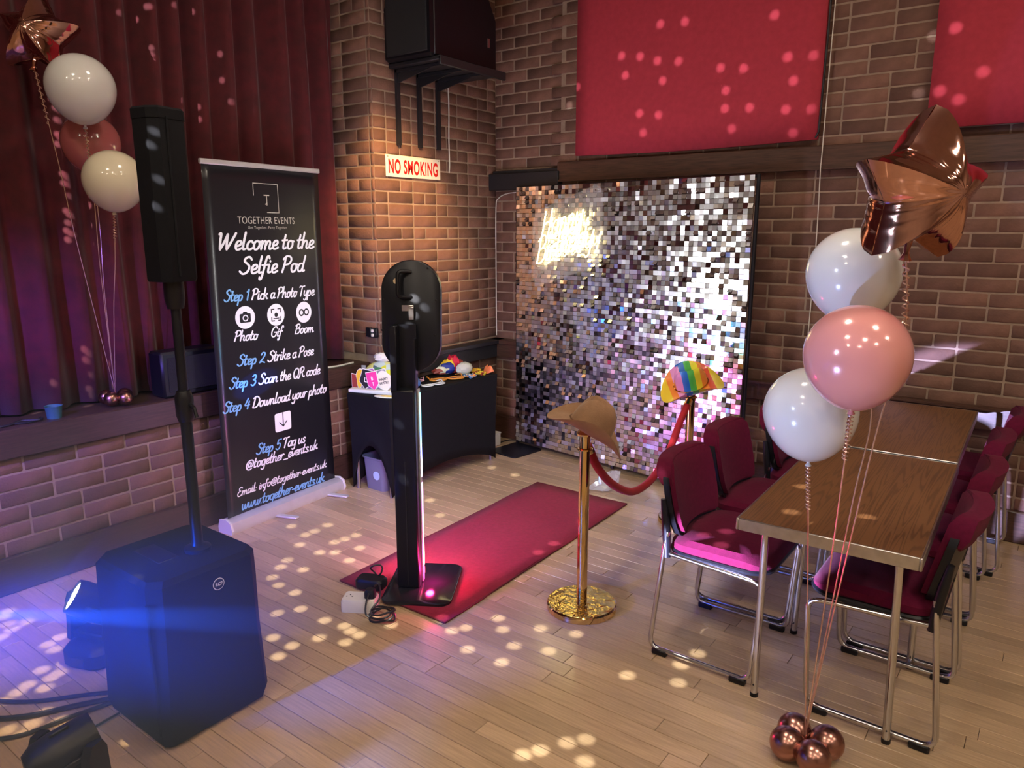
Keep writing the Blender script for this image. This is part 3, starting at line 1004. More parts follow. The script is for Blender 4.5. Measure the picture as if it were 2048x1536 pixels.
# ------------------------------------------------------------------ shimmer backdrop
BA, BB = Vector((-3.233, 4.362, 0)), Vector((-1.504, 4.134, 0))
dang = math.atan2(BB.y - BA.y, BB.x - BA.x)
bd = thing('shimmer_backdrop', 'silver sequin shimmer wall backdrop standing before the brick wall', 'backdrop', BA, dang)
NC, NR, SQ = 60, 62, 0.030
UB, VB = 0.015, 0.035
pm = MB().box((.15, 0, .15), (.298, .002, .298)).mesh('backing_panel', M_CLEAR, False)
for i in range(6):
    for j in range(6):
        link('backing_panel', pm, bd, (UB + i * .3, .020, VB + .03 + j * .3))
fr = MB()
for u in (.005, .9, 1.825):
    fr.tube([(u, .034, .008), (u, .034, 1.90)], .012, 8)
for z in (.06, 1.0, 1.89):
    fr.tube([(0, .034, z), (1.83, .034, z)], .011, 8)
fr.build('frame', M_BLACKMETAL, bd)
for u, n in ((.10, 0), (1.74, 1)):
    pr = [(a, b) for a, b in rrect(.27, .30, .03, 3)]
    MB().loft([[(u + a + (.025 if n == 0 else 0), -.11 + b, z) for a, b in pr] for z in (0, .010)]).build('base_plate', M_BLACKMETAL, bd)
sq_mesh = MB().add([(-.0138, 0, 0), (.0138, 0, 0), (.0138, 0, -.0276), (-.0138, 0, -.0276)], [(0, 1, 2, 3)]).mesh('sequin', M_MIRROR, False)
rr = random.Random(11)
def wave(u, v):
    return math.sin(u * 3.1 + v * 2.3 + 1.0) * .5 + math.sin(u * 6.3 - v * 4.1) * .3 + math.sin(v * 9 + u * 2) * .2
seqs = []
for i in range(NC):
    for j in range(NR):
        u, v = UB + (i + .5) * SQ, VB + (j + 1) * SQ
        loose = rr.random() < .30 + .25 * v / 1.9
        tilt = R(.6) + R(1.2) * wave(u, v) + rr.gauss(0, R(10 if loose else 2.0))
        yaw = R(8.0) + rr.gauss(0, R(5.0 if loose else 1.2))
        roll = rr.gauss(0, R(1.0))
        if rr.random() < .16:
            tilt += R(rr.uniform(12, 50))
        seqs.append((Vector((u, .010 + rr.uniform(-.001, .001), v)), (-max(tilt, R(-9)), roll, yaw)))
Mw = Matrix.Translation(BA) @ Matrix.Rotation(dang, 4, 'Z')
def sq_key(s):
    q = px(Mw @ s[0])
    cov = (1100 < q[0] < 1245 and q[1] > 800) or (1290 < q[0] and q[1] > 730) or (1180 < q[0] < 1330 and q[1] > 940)
    return q[2] + (50 if cov else 0)
seqs.sort(key=sq_key)
for P, e in seqs[:300]:
    link('sequin', sq_mesh, bd, P, e)
sf = MB()
for P, e in seqs[300:]:
    Me = Matrix.Translation(P) @ Euler(e).to_matrix().to_4x4()
    sf.add([Me @ Vector(p) for p in ((-.0138, 0, 0), (.0138, 0, 0), (.0138, 0, -.0276), (-.0138, 0, -.0276))], [(0, 1, 2, 3)])
stuff(sf.build('sequin_field', M_MIRROR, bd, smooth=False))

# neon sign on the backdrop
ns = thing('neon_sign', 'glowing warm white neon Happy Birthday sign on the shimmer backdrop', 'neon sign', Mw @ Vector((.24, -.03, 1.30)), dang)
M_NEON = emat('neon_glow', (1.0, 0.80, 0.34), 10.0)
for text, u0, v0, wdt, size in (('Happy', .05, .225, .37, .215), ('Birthday', .01, .065, .50, .20)):
    st, adv = script_strokes('Happy' if text == 'Happy' else text) if all(c in GLY for c in text) else ([], 1)
    nb = MB()
    for _, pts in st:
        P = [Vector((u0 + p.x * wdt / adv, -.012, v0 + p.y * size + (p.x * wdt / adv) * .30)) for p in pts]
        nb.tube(catmull(P, 4) if len(P) > 2 else P, .0045, 6)
    nb.build('neon_lettering', M_NEON, ns)
MB().loft([[(a + .27, yy, b + .25 + a * .30) for a, b in rrect(.60, .52, .08, 4)] for yy in (.002, .006)]).build('clear_plate', mat('clear_acrylic', (.9, .9, .9), .05, alpha=.10), ns)
for k, (a, b) in enumerate(((.02, .05), (.52, .55))):
    MB().tube([(a, -.01, b), (a, .03, b)], .005, 8).build('standoff', M_CHROME, ns)

# clear plastic bag on the floor behind the rope
cb = MB()
rr = random.Random(4)
rings = []
for j in range(7):
    t = j / 6
    rings.append([( (.075 - .05 * t) * math.cos(a) * rr.uniform(.7, 1.2) + .10 * t, (.06 - .045 * t) * math.sin(a) * rr.uniform(.7, 1.2) + .03 * t, .012 + .10 * math.sin(PI * t * .55) * rr.uniform(.8, 1.1) * (1 if math.sin(a) > -.4 else .35)) for a in [2 * PI * k / 14 for k in range(14)]])
cb.loft(rings)
tag(cb.build('plastic_bag', mat('clear_film', (.85, .92, .95), .08, alpha=.45, metal=.3), None, (-2.20, 3.875, 0.0), (0, 0, .5), angle=20), 'crumpled clear plastic bag on the floor before the shimmer backdrop', 'bag')

# ------------------------------------------------------------------ red carpet
cp = MB()
c0 = [Vector((-2.542, 2.073, 0)), Vector((-1.898, 2.081, 0)), Vector((-1.94, 3.741, 0)), Vector((-2.587, 3.746, 0))]
rows = []
rr = random.Random(9)
for j in range(15):
    row = []
    for i in range(9):
        u, v = i / 8, j / 14
        p = (c0[0] * (1 - u) + c0[1] * u) * (1 - v) + (c0[3] * (1 - u) + c0[2] * u) * v
        ed = .006 * (abs(u - .5) > .45) * math.sin(v * 13)
        row.append((p.x + ed, p.y + .005 * math.sin(u * 7) * (v > .95), .004 + .0015 * math.sin(v * 11 + u * 3)))
    rows.append(row)
cp.loft(rows, False, False)
co = cp.build('red_carpet', M_CARPET, angle=180)
m_ = co.modifiers.new('thickness', 'SOLIDIFY')
m_.thickness = .005
m_.offset = 1
tag(co, 'red carpet runner leading to the shimmer backdrop', 'carpet')
hem = MB()
for a, b in ((0, 1), (1, 2), (2, 3), (3, 0)):
    hem.tube([c0[a] + Vector((0, 0, .005)), c0[b] + Vector((0, 0, .005))], .0042, 6)
hem.build('binding', mat('carpet_binding', (.12, .008, .02), .8), co)

# ------------------------------------------------------------------ tables
def hall_table(cx, cy, rz, L, W, label, feet, splay=(-.05, 0.0)):
    H = .70
    t = thing('folding_table', label, 'table', (cx, cy, 0), rz, 'wood-topped hall tables')
    MB().box((0, 0, H - .006), (W - .012, L - .012, .012), bev=.002).build('table_top', M_LAMINATE, t)
    lip = MB()
    for sx in (-1, 1):
        lip.box((sx * (W / 2 - .004), 0, H - .020), (.008, L, .040), bev=.002)
        lip.box((0, sx * (L / 2 - .004), H - .020), (W - .016, .008, .040), bev=.002)
    lip.build('metal_edge', M_STEEL, t)
    for fy in feet:
        for sx in (-1, 1):
            ty = fy + (splay[0] if fy < 0 else splay[1])
            lg_ = MB().tube(fillet([(0, ty, H - .035), (sx * (W / 2 - .068), ty, H - .035), (sx * (W / 2 - .055), fy, 0.012)], .05), .0125, 10)
            lo = lg_.build('leg', M_CHROME, t)
            MB().lathe([(.014, 0), (.0145, .014), (.012, .016)], (sx * (W / 2 - .055), fy, 0), 10).build('leg_cap', M_BLACKPLASTIC, lo)
            MB().lathe([(.003, 0), (.003, .004)], (sx * (W / 2 - .055), fy - .0125, .05), 6, Matrix.Rotation(PI / 2, 4, 'X')).build('rivet', M_BLACKPLASTIC, lo)
        MB().box((0, fy, H - .048), (.05, .03, .018)).build('clip', M_STEEL, t)
    return t


TRZ = R(1.3)
hall_table(-.505, 2.745, TRZ, 1.045, .530, 'wood-topped folding table with the balloon ribbons rising before it', (-.372, .133))
hall_table(-.535, 3.810, TRZ, 1.045, .530, 'wood-topped folding table pushed against the brick wall end', (-.430, .092), (-.006, .006))

# ------------------------------------------------------------------ chairs
def make_chair():
    t = thing('stacking_chair', 'chair', 'chair', (0, 0, 0), 0, 'maroon stacking chairs at the tables')
    W = .225
    for s_ in (-1, 1):
        y = s_ * W
        side = fillet([(-.150, y * .93, .50), (-.158, y * .96, .44), (-.200, y, .012 + .010), (.190, y, .022), (.215, y * .97, .400), (-.145, y * .93, .415)], .045, 5)
        MB().tube(side, .0095, 10).build('sled_frame', M_CHROME, t)
        for xx in (-.155, .150):
            MB().box((xx, y, .012), (.060, .026, .024), bev=.004).build('foot_pad', M_BLACKPLASTIC, t)
    MB().tube([(.10, -.218, .402), (.10, .218, .402)], .008, 8).tube([(-.10, -.212, .408), (-.10, .212, .408)], .008, 8).build('cross_bar', M_CHROME, t)
    # seat
    def ring(w_, d_, z, bulge=0.0, cx=.03):
        return [(cx + a, b, z + bulge * (-.012 * (a / .2) ** 2) - (.018 * max(0, a - .12) / .08 if bulge else 0)) for a, b in rrect(d_, w_, min(.09, .42 * w_, .42 * d_), 5)]
    MB().loft([ring(.40, .37, .408), ring(.425, .39, .414), ring(.43, .395, .424), ring(.42, .385, .430)]).build('seat_pan', M_BLACKPLASTIC, t)
    MB().loft([ring(.40, .37, .428, 1), ring(.418, .388, .440, 1), ring(.415, .385, .462, 1), ring(.38, .35, .480, 1), ring(.22, .20, .486, 1), ring(.05, .05, .486, 1)]).build('seat_cushion', M_FABRIC, t)
    # backrest: y across, z up, leaning back (towards -x)
    def bx(z):
        return -.150 - (z - .44) * .22
    def brow(z, hw, front, bow=.030):
        n = 12
        return [(bx(z) + front + bow * (abs(k / n * 2 - 1)) ** 2, -hw + 2 * hw * k / n, z) for k in range(n + 1)]
    def shell(rows_f, rows_b):
        return [f + list(reversed(b)) for f, b in zip(rows_f, rows_b)]
    zs = [(.470, .150), (.485, .175), (.52, .192), (.58, .200), (.64, .200), (.69, .193), (.72, .178)]
    MB().loft(shell([brow(z, h, .012) for z, h in zs], [brow(z, h, -.012) for z, h in zs])).build('back_shell', M_BLACKPLASTIC, t)
    zp = [(.485, .145), (.495, .165), (.53, .180), (.58, .186), (.64, .186), (.70, .182), (.735, .170), (.750, .150)]
    MB().loft(shell([brow(z, h, .030 - (.010 if i in (0, 7) else 0)) for i, (z, h) in enumerate(zp)], [brow(z, h, .010) for z, h in zp])).build('back_cushion', M_FABRIC, t)
    zc = [(.655, .165), (.67, .185), (.70, .188), (.735, .178), (.755, .155), (.760, .12)]
    MB().loft(shell([brow(z, h, .020 - .012 * (i == 5)) for i, (z, h) in enumerate(zc)], [brow(z, h, -.026 - (.012 if 1 < i < 5 else 0) + .016 * (i == 5)) for i, (z, h) in enumerate(zc)])).build('back_roll', M_FABRIC, t)
    for s_ in (-1, 1):
        MB().tube(fillet([(-.150, s_ * .210, .40), (-.158, s_ * .206, .50), (bx(.62) + .012, s_ * .200, .62)], .04), [.015] * 2 + [.016] * 5 + [.011], 10).build('upright', M_BLACKPLASTIC, t)
    return t


CHAIRS = [
    (-.930, 2.632, R(0), 'maroon chair with bright pink lit seat edge, beside the tan hat post'),
    (-.950, 3.125, R(0), 'maroon chair between the pink-lit chair and the second gold post'),
    (-.880, 3.630, R(0), 'maroon chair at the far table beside the shimmer backdrop corner'),
    (-.352, 2.630, R(180), 'maroon chair with black shell seen from behind, next to the balloon weight'),
    (-.345, 3.133, R(180), 'second maroon chair from the balloon weight along the table'),
    (-.345, 3.640, R(180), 'third maroon chair from the balloon weight along the tables'),
    (-.300, 4.170, R(180), 'fourth maroon chair from the balloon weight, against the wall rail'),
]
proto = make_chair()
for i, (x, y, a, lab) in enumerate(CHAIRS):
    c = proto if i == 0 else copy_tree(proto)
    c.location = (x, y, 0)
    c.rotation_euler = (0, 0, a)
    c['label'] = lab

# ------------------------------------------------------------------ stanchions, rope, hats
def stanchion(x, y, label):
    t = thing('rope_post', label, 'post', (x, y, 0), 0, 'gold rope posts')
    MB().lathe([(.146, 0), (.150, .004), (.150, .026), (.146, .031)], n=40).build('base', M_GOLD, t)
    MB().lathe([(.146, .0305), (.144, .0325), (.10, .034), (.04, .036), (.026, .036)], n=40).build('base_cover', M_GOLDH, t)
    MB().lathe([(.0225, .034), (.0225, .775)], n=24).build('pole', M_GOLD, t)
    MB().lathe([(.0225, .770), (.034, .774), (.036, .782), (.030, .790), (.022, .80), (.020, .812), (.001, .818)], n=24).build('cap', M_GOLD, t)
    MB().tube([(.03 * math.cos(a), .03 * math.sin(a), .715) for a in [2 * PI * k / 20 for k in range(20)]], .004, 6, closed=True).build('hook_ring', M_GOLD, t)
    return t


P1, P2 = (-1.515, 2.536), (-1.556, 3.710)
stanchion(*P1, 'gold stanchion post under the tan cowboy hat')
stanchion(*P2, 'gold stanchion post under the rainbow cowboy hat')
rp = thing('barrier_rope', 'red velvet barrier rope hanging between the two gold posts', 'rope', (P1[0], P1[1], 0), 0)
path = catmull([(-1.520, 2.575, .712), (-1.523, 2.66, .60), (-1.527, 2.80, .485), (-1.532, 2.98, .395), (-1.537, 3.13, .375), (-1.542, 3.28, .400), (-1.547, 3.44, .485), (-1.551, 3.56, .600), (-1.553, 3.672, .695)], 6)
MB().tube([Vector(p) - Vector((P1[0], P1[1], 0)) for p in path], .0185, 14).build('rope_body', M_ROPE, rp)
for a, b in ((path[0], path[2]), (path[-1], path[-3])):
    a, b = Vector(a), Vector(b)
    o_ = Vector((P1[0], P1[1], 0))
    d = (a - b).normalized()
    MB().tube([a - d * .025 - o_, a + d * .012 - o_], [.021, .019], 14).build('rope_end', M_GOLD, rp)


def hat(name, label, loc, rot, m_crown, m_brim, sx=1.0):
    t = thing(name, label, 'hat', loc)
    t.rotation_euler = rot
    n = 40
    # brim: inner oval at the head, outer oval curled up at both sides
    rings = []
    for k, f in enumerate((0, .25, .5, .75, 1.0, 1.03, 1.0, .75, .5, .25, 0)):
        low = k > 5
        ring = []
        for i in range(n):
            a = 2 * PI * i / n
            ca, sa = math.cos(a), math.sin(a)
            rx, ry = .092 + f * .085, .072 + f * .088
            z = .060 * (abs(sa) ** 2.2) * f ** 2 - .040 * (abs(ca) ** 2) * f ** 1.6
            pull = 1 - .14 * (abs(sa) ** 2) * f
            ring.append((rx * ca * sx, ry * sa * pull * sx, z - (.0045 if low else 0)))
        rings.append(ring)
    MB().loft(rings, False).build('brim', m_brim, t)
    rings = []
    for z, f in ((-.002, 1.0), (.02, .99), (.060, .95), (.095, .89), (.118, .80), (.130, .66), (.127, .45), (.116, .2), (.112, .03)):
        ring = []
        for i in range(n):
            a = 2 * PI * i / n
            ca, sa = math.cos(a), math.sin(a)
            dent = -.030 * max(0, 1 - abs(sa) * f * 2.2) * (f < .9) - .012 * max(0, ca) * (z > .07)
            ring.append((.093 * ca * f * sx, .073 * sa * f * sx * (1 - .18 * max(0, ca) * (z > .05)), z + dent))
        rings.append(ring)
    MB().loft(rings).build('crown', m_crown, t)
    MB().tube([(.0955 * math.cos(2 * PI * i / n) * sx, .0755 * math.sin(2 * PI * i / n) * sx, .008) for i in range(n)], .004, 6, closed=True).build('hat_band', mat('hat_band', (.16, .08, .04), .7) if m_crown is M_HAT else M_GOLD, t)
    return t


def rainbow(name):
    m = mat(name, (.8, .8, .8), .3, coat=.3)
    nt = m.node_tree
    tc = nt.nodes.new('ShaderNodeTexCoord')
    sp_ = nt.nodes.new('ShaderNodeSeparateXYZ')
    mr = nt.nodes.new('ShaderNodeMapRange')
    mr.inputs['From Min'].default_value = -.15
    mr.inputs['From Max'].default_value = .15
    cr = nt.nodes.new('ShaderNodeValToRGB')
    cr.color_ramp.interpolation = 'CONSTANT'
    cols = [(.75, .55, .03), (.80, .24, .04), (.72, .30, .55), (.02, .16, .55), (.08, .45, .08), (.78, .70, .05), (.85, .30, .06), (.70, .10, .05), (.75, .6, .05)]
    el = cr.color_ramp.elements
    while len(el) < len(cols):
        el.new(.5)
    for i, c in enumerate(cols):
        el[i].position = i / len(cols)
        el[i].color = (*c, 1)
    nt.links.new(tc.outputs['Object'], sp_.inputs[0])
    nt.links.new(sp_.outputs['X'], mr.inputs['Value'])
    nt.links.new(mr.outputs['Result'], cr.inputs['Fac'])
    nt.links.new(cr.outputs['Color'], nt.nodes['Principled BSDF'].inputs['Base Color'])
    return m


M_RAINBOW = rainbow('rainbow_satin')
# axes are set from view: x of the hat = its front-back line
def hat_rot(xaxis, zaxis):
    z = Vector(zaxis).normalized()
    x = Vector(xaxis)
    x = (x - z * x.dot(z)).normalized()
    y = z.cross(x)
    return Matrix((x, y, z)).transposed().to_euler()


hat('cowboy_hat', 'tan felt cowboy hat tilted on the gold post before the shimmer wall', (-1.500, 2.545, .800), hat_rot((.62, .42, -.66), (.42, .22, .80)), M_HAT, M_HAT, 1.0)
hat('cowboy_hat', 'rainbow striped satin cowboy hat on the far gold post', (-1.558, 3.705, .785), hat_rot((.80, .58, .18), (.02, -.50, .86)), M_RAINBOW, M_RAINBOW, .95)

# ------------------------------------------------------------------ selfie pod
BYAW = R(32)
po = thing('selfie_pod', 'black selfie pod with oval head and lit column seen from behind', 'photo booth', (-2.235, 2.225, 0), BYAW)
pr = rrect(.31, .40, .05, 5)
MB().loft([[(a + .055, b + .02, z) for a, b in pr] for z in (.0095, .019)] + [[(a * .985 + .055, b * .985 + .02, .021) for a, b in pr]]).build('base_plate', mat('pod_base_gloss', (.012, .013, .02), .16), po)
MB().box((0, 0, .475), (.100, .085, .91), bev=.006).build('column', M_BLACKMETAL, po)
MB().box((-.038, 0, 1.06), (.030, .075, .29), bev=.004).box((.0, .030, 1.06), (.10, .012, .29)).box((.046, .012, 1.03), (.010, .05, .23)).build('neck', M_BLACKMETAL, po)
NK = Matrix.Translation((.022, .075, 1.235)) @ Matrix.Rotation(R(-5), 4, 'X')
hd = []
oval = []
for k in range(48):
    a = 2 * PI * k / 48
    ca, sa = math.cos(a), math.sin(a)
    oval.append((.130 * ca, (.112 if sa >= 0 else -.112) + .130 * sa) if abs(sa) > 1e-6 else (.130 * ca, 0))
oval = [(.130 * math.cos(2 * PI * k / 48), .130 * math.sin(2 * PI * k / 48) + (.112 if 0 <= k <= 24 else -.112)) for k in range(48)]
def oring(y, f):
    return [tuple(NK @ Vector((a * f, y, b * f))) for a, b in oval]
head = MB().loft([oring(-.018, .965), oring(-.014, .99), oring(.020, 1.0), oring(.024, .98)]).build('head', M_BLACKMETAL, po)
M_RING = emat('ring_light_white', (1.0, 0.97, 0.92), 135.0)
n = 48
MB().add(oring(.0255, .95) + oring(.0255, .80), [(k, (k + 1) % n, n + (k + 1) % n, n + k) for k in range(n)]).build('ring_light', M_RING, head, smooth=False)
MB().box(NK @ Vector((0, .026, .02)), (.16, .006, .24), m=Matrix.Rotation(R(-5), 4, 'X'), bev=.002).build('screen', emat('tablet_screen', (.5, .6, .9), 1.5), head)
hpath = fillet([(.002, -.016, .190), (-.048, -.052, .190), (-.048, -.052, .082), (.002, -.016, .082)], .018, 4)
MB().tube([NK @ Vector(p) for p in hpath], .0085, 8).build('handle', M_BLACKPLASTIC, head)
MB().lathe([(.012, 0), (.012, .003)], NK @ Vector((-.062, -.020, .150)), 16, Matrix.Rotation(PI / 2, 4, 'X')).build('cable_hole', mat('brass_glow', (.75, .6, .35), .3), head)
hg = MB().box(NK @ Vector((-.012, -.022, .035)), (.052, .004, .026), bev=.001).box(NK @ Vector((.004, -.026, .012)), (.022, .005, .055), bev=.001)
hg.build('hinge', M_STEEL, head)
for sx, sz in ((.075, .205), (.11, .07), (-.12, .07), (-.125, -.06), (.105, -.08)):
    MB().lathe([(.0045, 0), (.0045, .004)], NK @ Vector((sx, -.017, sz)), 8, Matrix.Rotation(PI / 2, 4, 'X')).build('screw', M_BLACKPLASTIC, head)


def led_mat(name, strength):
    m = bpy.data.materials.new(name)
    m.use_nodes = True
    nt = m.node_tree
    b = nt.nodes['Principled BSDF']
    b.inputs['Base Color'].default_value = (.05, .05, .05, 1)
    tc = nt.nodes.new('ShaderNodeTexCoord')
    sp_ = nt.nodes.new('ShaderNodeSeparateXYZ')
    mr = nt.nodes.new('ShaderNodeMapRange')
    mr.inputs['From Max'].default_value = .93
    cr = nt.nodes.new('ShaderNodeValToRGB')
    cols = [(0, (1, .02, .10)), (.10, (1, .05, .12)), (.16, (1, .55, .35)), (.30, (1, .35, .75)), (.42, (.75, .15, 1)), (.55, (.85, .45, 1)), (.66, (.35, .35, 1)), (.78, (.10, .40, 1)), (.92, (.15, .95, .95)), (1, (.10, .8, .5))]
    el = cr.color_ramp.elements
    while len(el) < len(cols):
        el.new(.5)
    for i, (p, c) in enumerate(cols):
        el[i].position = p
        el[i].color = (*c, 1)
    nt.links.new(tc.outputs['Object'], sp_.inputs[0])
    nt.links.new(sp_.outputs['Z'], mr.inputs['Value'])
    nt.links.new(mr.outputs['Result'], cr.inputs['Fac'])
    nt.links.new(cr.outputs['Color'], b.inputs['Emission Color'])
    b.inputs['Emission Strength'].default_value = strength
    return m


M_LED = led_mat('rgb_led_strip', 7.0)
M_LEDF = led_mat('rgb_led_panel', 80.0)
for s_ in (-1, 1):
    ch = MB().box((s_ * .053, .030, .475), (.008, .030, .90), bev=.002).build('led_channel', M_ALU if s_ > 0 else M_BLACKMETAL, po)
    for z0, z1 in ((.10, .495), (.525, .905)):
        MB().box((s_ * .0575, .032, (z0 + z1) / 2), (.004, .016, z1 - z0)).build('led_strip', M_LED, ch, smooth=False)
MB().box((.0575, .030, .075), (.004, .02, .03)).build('led_foot_light', M_LED, po, smooth=False)
_d = bpy.data.lights.new('pod_led_red', 'POINT')
_d.energy = 5.0
_d.color = (1.0, 0.03, 0.22)
_d.shadow_soft_size = 0.02
_l = bpy.data.objects.new('pod_led_red', _d)
COL.objects.link(_l)
_l.location = Matrix.Translation((-2.235, 2.225, 0)) @ Matrix.Rotation(BYAW, 4, 'Z') @ Vector((.105, .02, .085))
MB().box((0, .0445, .50), (.070, .004, .80)).build('front_led_panel', M_LEDF, po, smooth=False)
MB().box((.0, -.0440, .325), (.004, .003, .58)).build('seam', M_BLACKPAINT, po)

# power box, coil
pb = thing('extension_socket', 'white twin extension socket box on the floor by the selfie pod', 'socket', (-2.278, 1.962, 0), R(31))
MB().loft([[(a, b, z) for a, b in rrect(w_, d_, .012, 3)] for w_, d_, z in ((.150, .088, 0), (.150, .088, .045), (.142, .080, .056))]).build('socket_body', M_WHITEPL, pb)
for k in (-1, 0, 1):
    MB().box((-.045 + .012 * k, .0 + (.008 if k == 0 else -.006), .0565), (.005, .004, .002)).build('socket_hole', M_BLACKPLASTIC, pb)
MB().loft([[(.045 + a, b, z) for a, b in rrect(w_, d_, .012, 3)] for w_, d_, z in ((.046, .046, .056), (.046, .046, .08), (.036, .034, .092))]).build('plug', M_BLACKPLASTIC, pb)
coil = MB()
pts = []
for k in range(58):
    a = 2 * PI * k / 16
    r_ = .055 + .006 * math.sin(k * 1.3)
    pts.append((-2.138 + r_ * math.cos(a) * 1.0, 1.955 + r_ * math.sin(a) * .8, .008 + .035 * (k / 58) + .012 * math.sin(a * 1.1)))
pts = [(-2.2395, 1.985, .080), (-2.221, 1.954, .076), (-2.200, 1.920, .034), (-2.175, 1.918, .010)] + pts + [(-2.180, 1.985, .070), (-2.245, 2.0420, .090), (-2.305, 2.072, .050), (-2.335, 2.095, .030)]
coil.tube(catmull(pts, 3), .0042, 6)
tag(coil.build('power_cable', M_CABLE), 'black power cable coiled at the foot of the selfie pod', 'cable')
ad = thing('power_adapter', 'black power adapter block lying by the selfie pod base', 'adapter', (-2.375, 2.115, .0), R(20))
MB().loft([[(a, b, z) for a, b in rrect(w_, d_, .02, 4)] for w_, d_, z in ((.13, .075, .010), (.135, .08, .018), (.135, .08, .045), (.12, .065, .055))]).build('adapter_body', M_BLACKPLASTIC, ad)
MB().tube([(.01 + .028 * math.cos(2 * PI * k / 18), .035 + .012 * math.sin(4 * PI * k / 18), .075 + .025 * math.sin(2 * PI * k / 18)) for k in range(18)], .004, 6, closed=True).build('lead_loop', M_CABLE, ad)

# ------------------------------------------------------------------ props table
TH = .62
ptx0, ptx1, pty0, pty1 = -3.475, -3.110, 2.960, 4.000
pt = thing('props_table', 'low table in a black stretch cover laden with photo props', 'table', ((ptx0 + ptx1) / 2, (pty0 + pty1) / 2, 0), 0)
W2, L2 = (ptx1 - ptx0) / 2, (pty1 - pty0) / 2
def cover():
    mb = MB()
    # ring of points round the table, pulled in between the legs and arched up at the hem
    n = 16
    per = []
    for (ax, ay), (bx_, by_) in (((-1, -1), (1, -1)), ((1, -1), (1, 1)), ((1, 1), (-1, 1)), ((-1, 1), (-1, -1))):
        for k in range(n):
            t = k / n
            per.append((ax + (bx_ - ax) * t, ay + (by_ - ay) * t, math.sin(PI * t), ax == bx_))
    rings = []
    for j in range(9):
        f = j / 8                       # 0 top, 1 hem
        ring = []
        for a, b, s_, long_ in per:
            inset = 1 - .13 * math.sin(PI * f * .9) * (.45 + .55 * s_) - .06 * f
            hemz = (.11 if long_ else .30) * (s_ ** .7 if s_ > 0 else 0)
            z = TH - .004 - (TH - .012 - hemz) * f
            dx = W2 * a * (1 - .05 * f - .05 * math.sin(PI * f) * (.3 + s_ * .7))
            dy = L2 * b * (1 - .02 * f - .045 * math.sin(PI * f) * (.3 + s_ * .7))
            if abs(a) > .99 and not long_ and False:
                pass
            ring.append((dx, dy, z))
        rings.append(ring)
    top = [(a * (W2 - .006), b * (L2 - .006), TH) for a, b, _, _ in per]
    mb.loft([top] + rings, False)
    mb.add(top, [tuple(range(len(top)))])
    return mb


pc = cover().build('stretch_cover', M_BLACKCLOTH, pt, angle=50)
m_ = pc.modifiers.new('thickness', 'SOLIDIFY')
m_.thickness = .003
m_.offset = -1
MB().box((0, 0, TH - .018), (2 * W2 - .03, 2 * L2 - .03, .022)).build('table_top', M_WHITEPL, pt)
for sx in (-1, 1):
    for sy in (-1, 1):
        MB().tube([(sx * (W2 - .035), sy * (L2 - .035), .0), (sx * (W2 - .035), sy * (L2 - .035), TH - .03)], .012, 8).build('leg', M_STEEL, pt)
tb = thing('storage_tub', 'clear grey plastic storage tub under the props table', 'tub', (-3.335, 3.16, 0), 0)
MB().loft([[(a, b, z) for a, b in rrect(w_, d_, .03, 4)] for w_, d_, z in ((.165, .26, 0), (.185, .285, .20), (.20, .30, .205), (.20, .30, .215), (.18, .275, .212), (.155, .25, .01))]).build('tub_body', mat('tub_plastic', (.22, .24, .34), .25, alpha=.75), tb)
disc_mb = MB().lathe([(.028, 0), (.028, .002)], (.030, -.1385, .10), 20, Matrix.Rotation(PI / 2, 4, 'X'))
disc_mb.build('sticker', mat('sticker_blue', (.45, .65, .85), .5), tb)
bxs = thing('white_box', 'small white box on the floor behind the props table', 'box', (-3.36, 4.25, 0), 0)
MB().box((0, 0, .045), (.10, .10, .09), bev=.006).box((0, 0, .094), (.106, .106, .012), bev=.003).build('box_body', M_WHITEPL, bxs)
tag(MB().tube(catmull([(-3.335, 4.31, .006), (-3.33, 4.40, .006), (-3.28, 4.446, .006), (-3.12, 4.450, .006), (-2.9, 4.450, .006)], 4), .005, 6).build('floor_lead', M_CABLE), 'black cable along the skirting beside the shimmer backdrop', 'cable')

# rack of prop signs
RZ_ = math.atan2(3.12 - 3.012, -3.241 + 3.58)   # line of the rack
rk_o = Vector((-3.345, 3.055, TH))
rk = thing('sign_rack', 'white slotted rack holding the photo prop signs', 'rack', rk_o, R(18))
MB().box((0, 0, .011), (.30, .075, .022), bev=.003).build('rack_base', M_WHITECARD, rk)
for xx in (-.14, -.07, 0, .07, .14):
    MB().box((xx, .0335, .045), (.006, .006, .055)).build('divider', M_WHITECARD, rk)
C_PURPLE = mat('card_purple', (.45, .10, .52), .5)
C_PINK = mat('card_pink', (.80, .05, .32), .5)
C_BLACK = mat('card_black', (.015, .015, .018), .5)
C_YELLOW = mat('card_yellow', (.85, .55, .03), .5)
C_RED = mat('card_red', (.30, .04, .03), .5)
C_GREY = mat('card_grey', (.32, .32, .42), .5)
C_CREAM = mat('card_cream', (.80, .78, .62), .5)
C_ORANGE = mat('card_orange', (.75, .28, .04), .45)


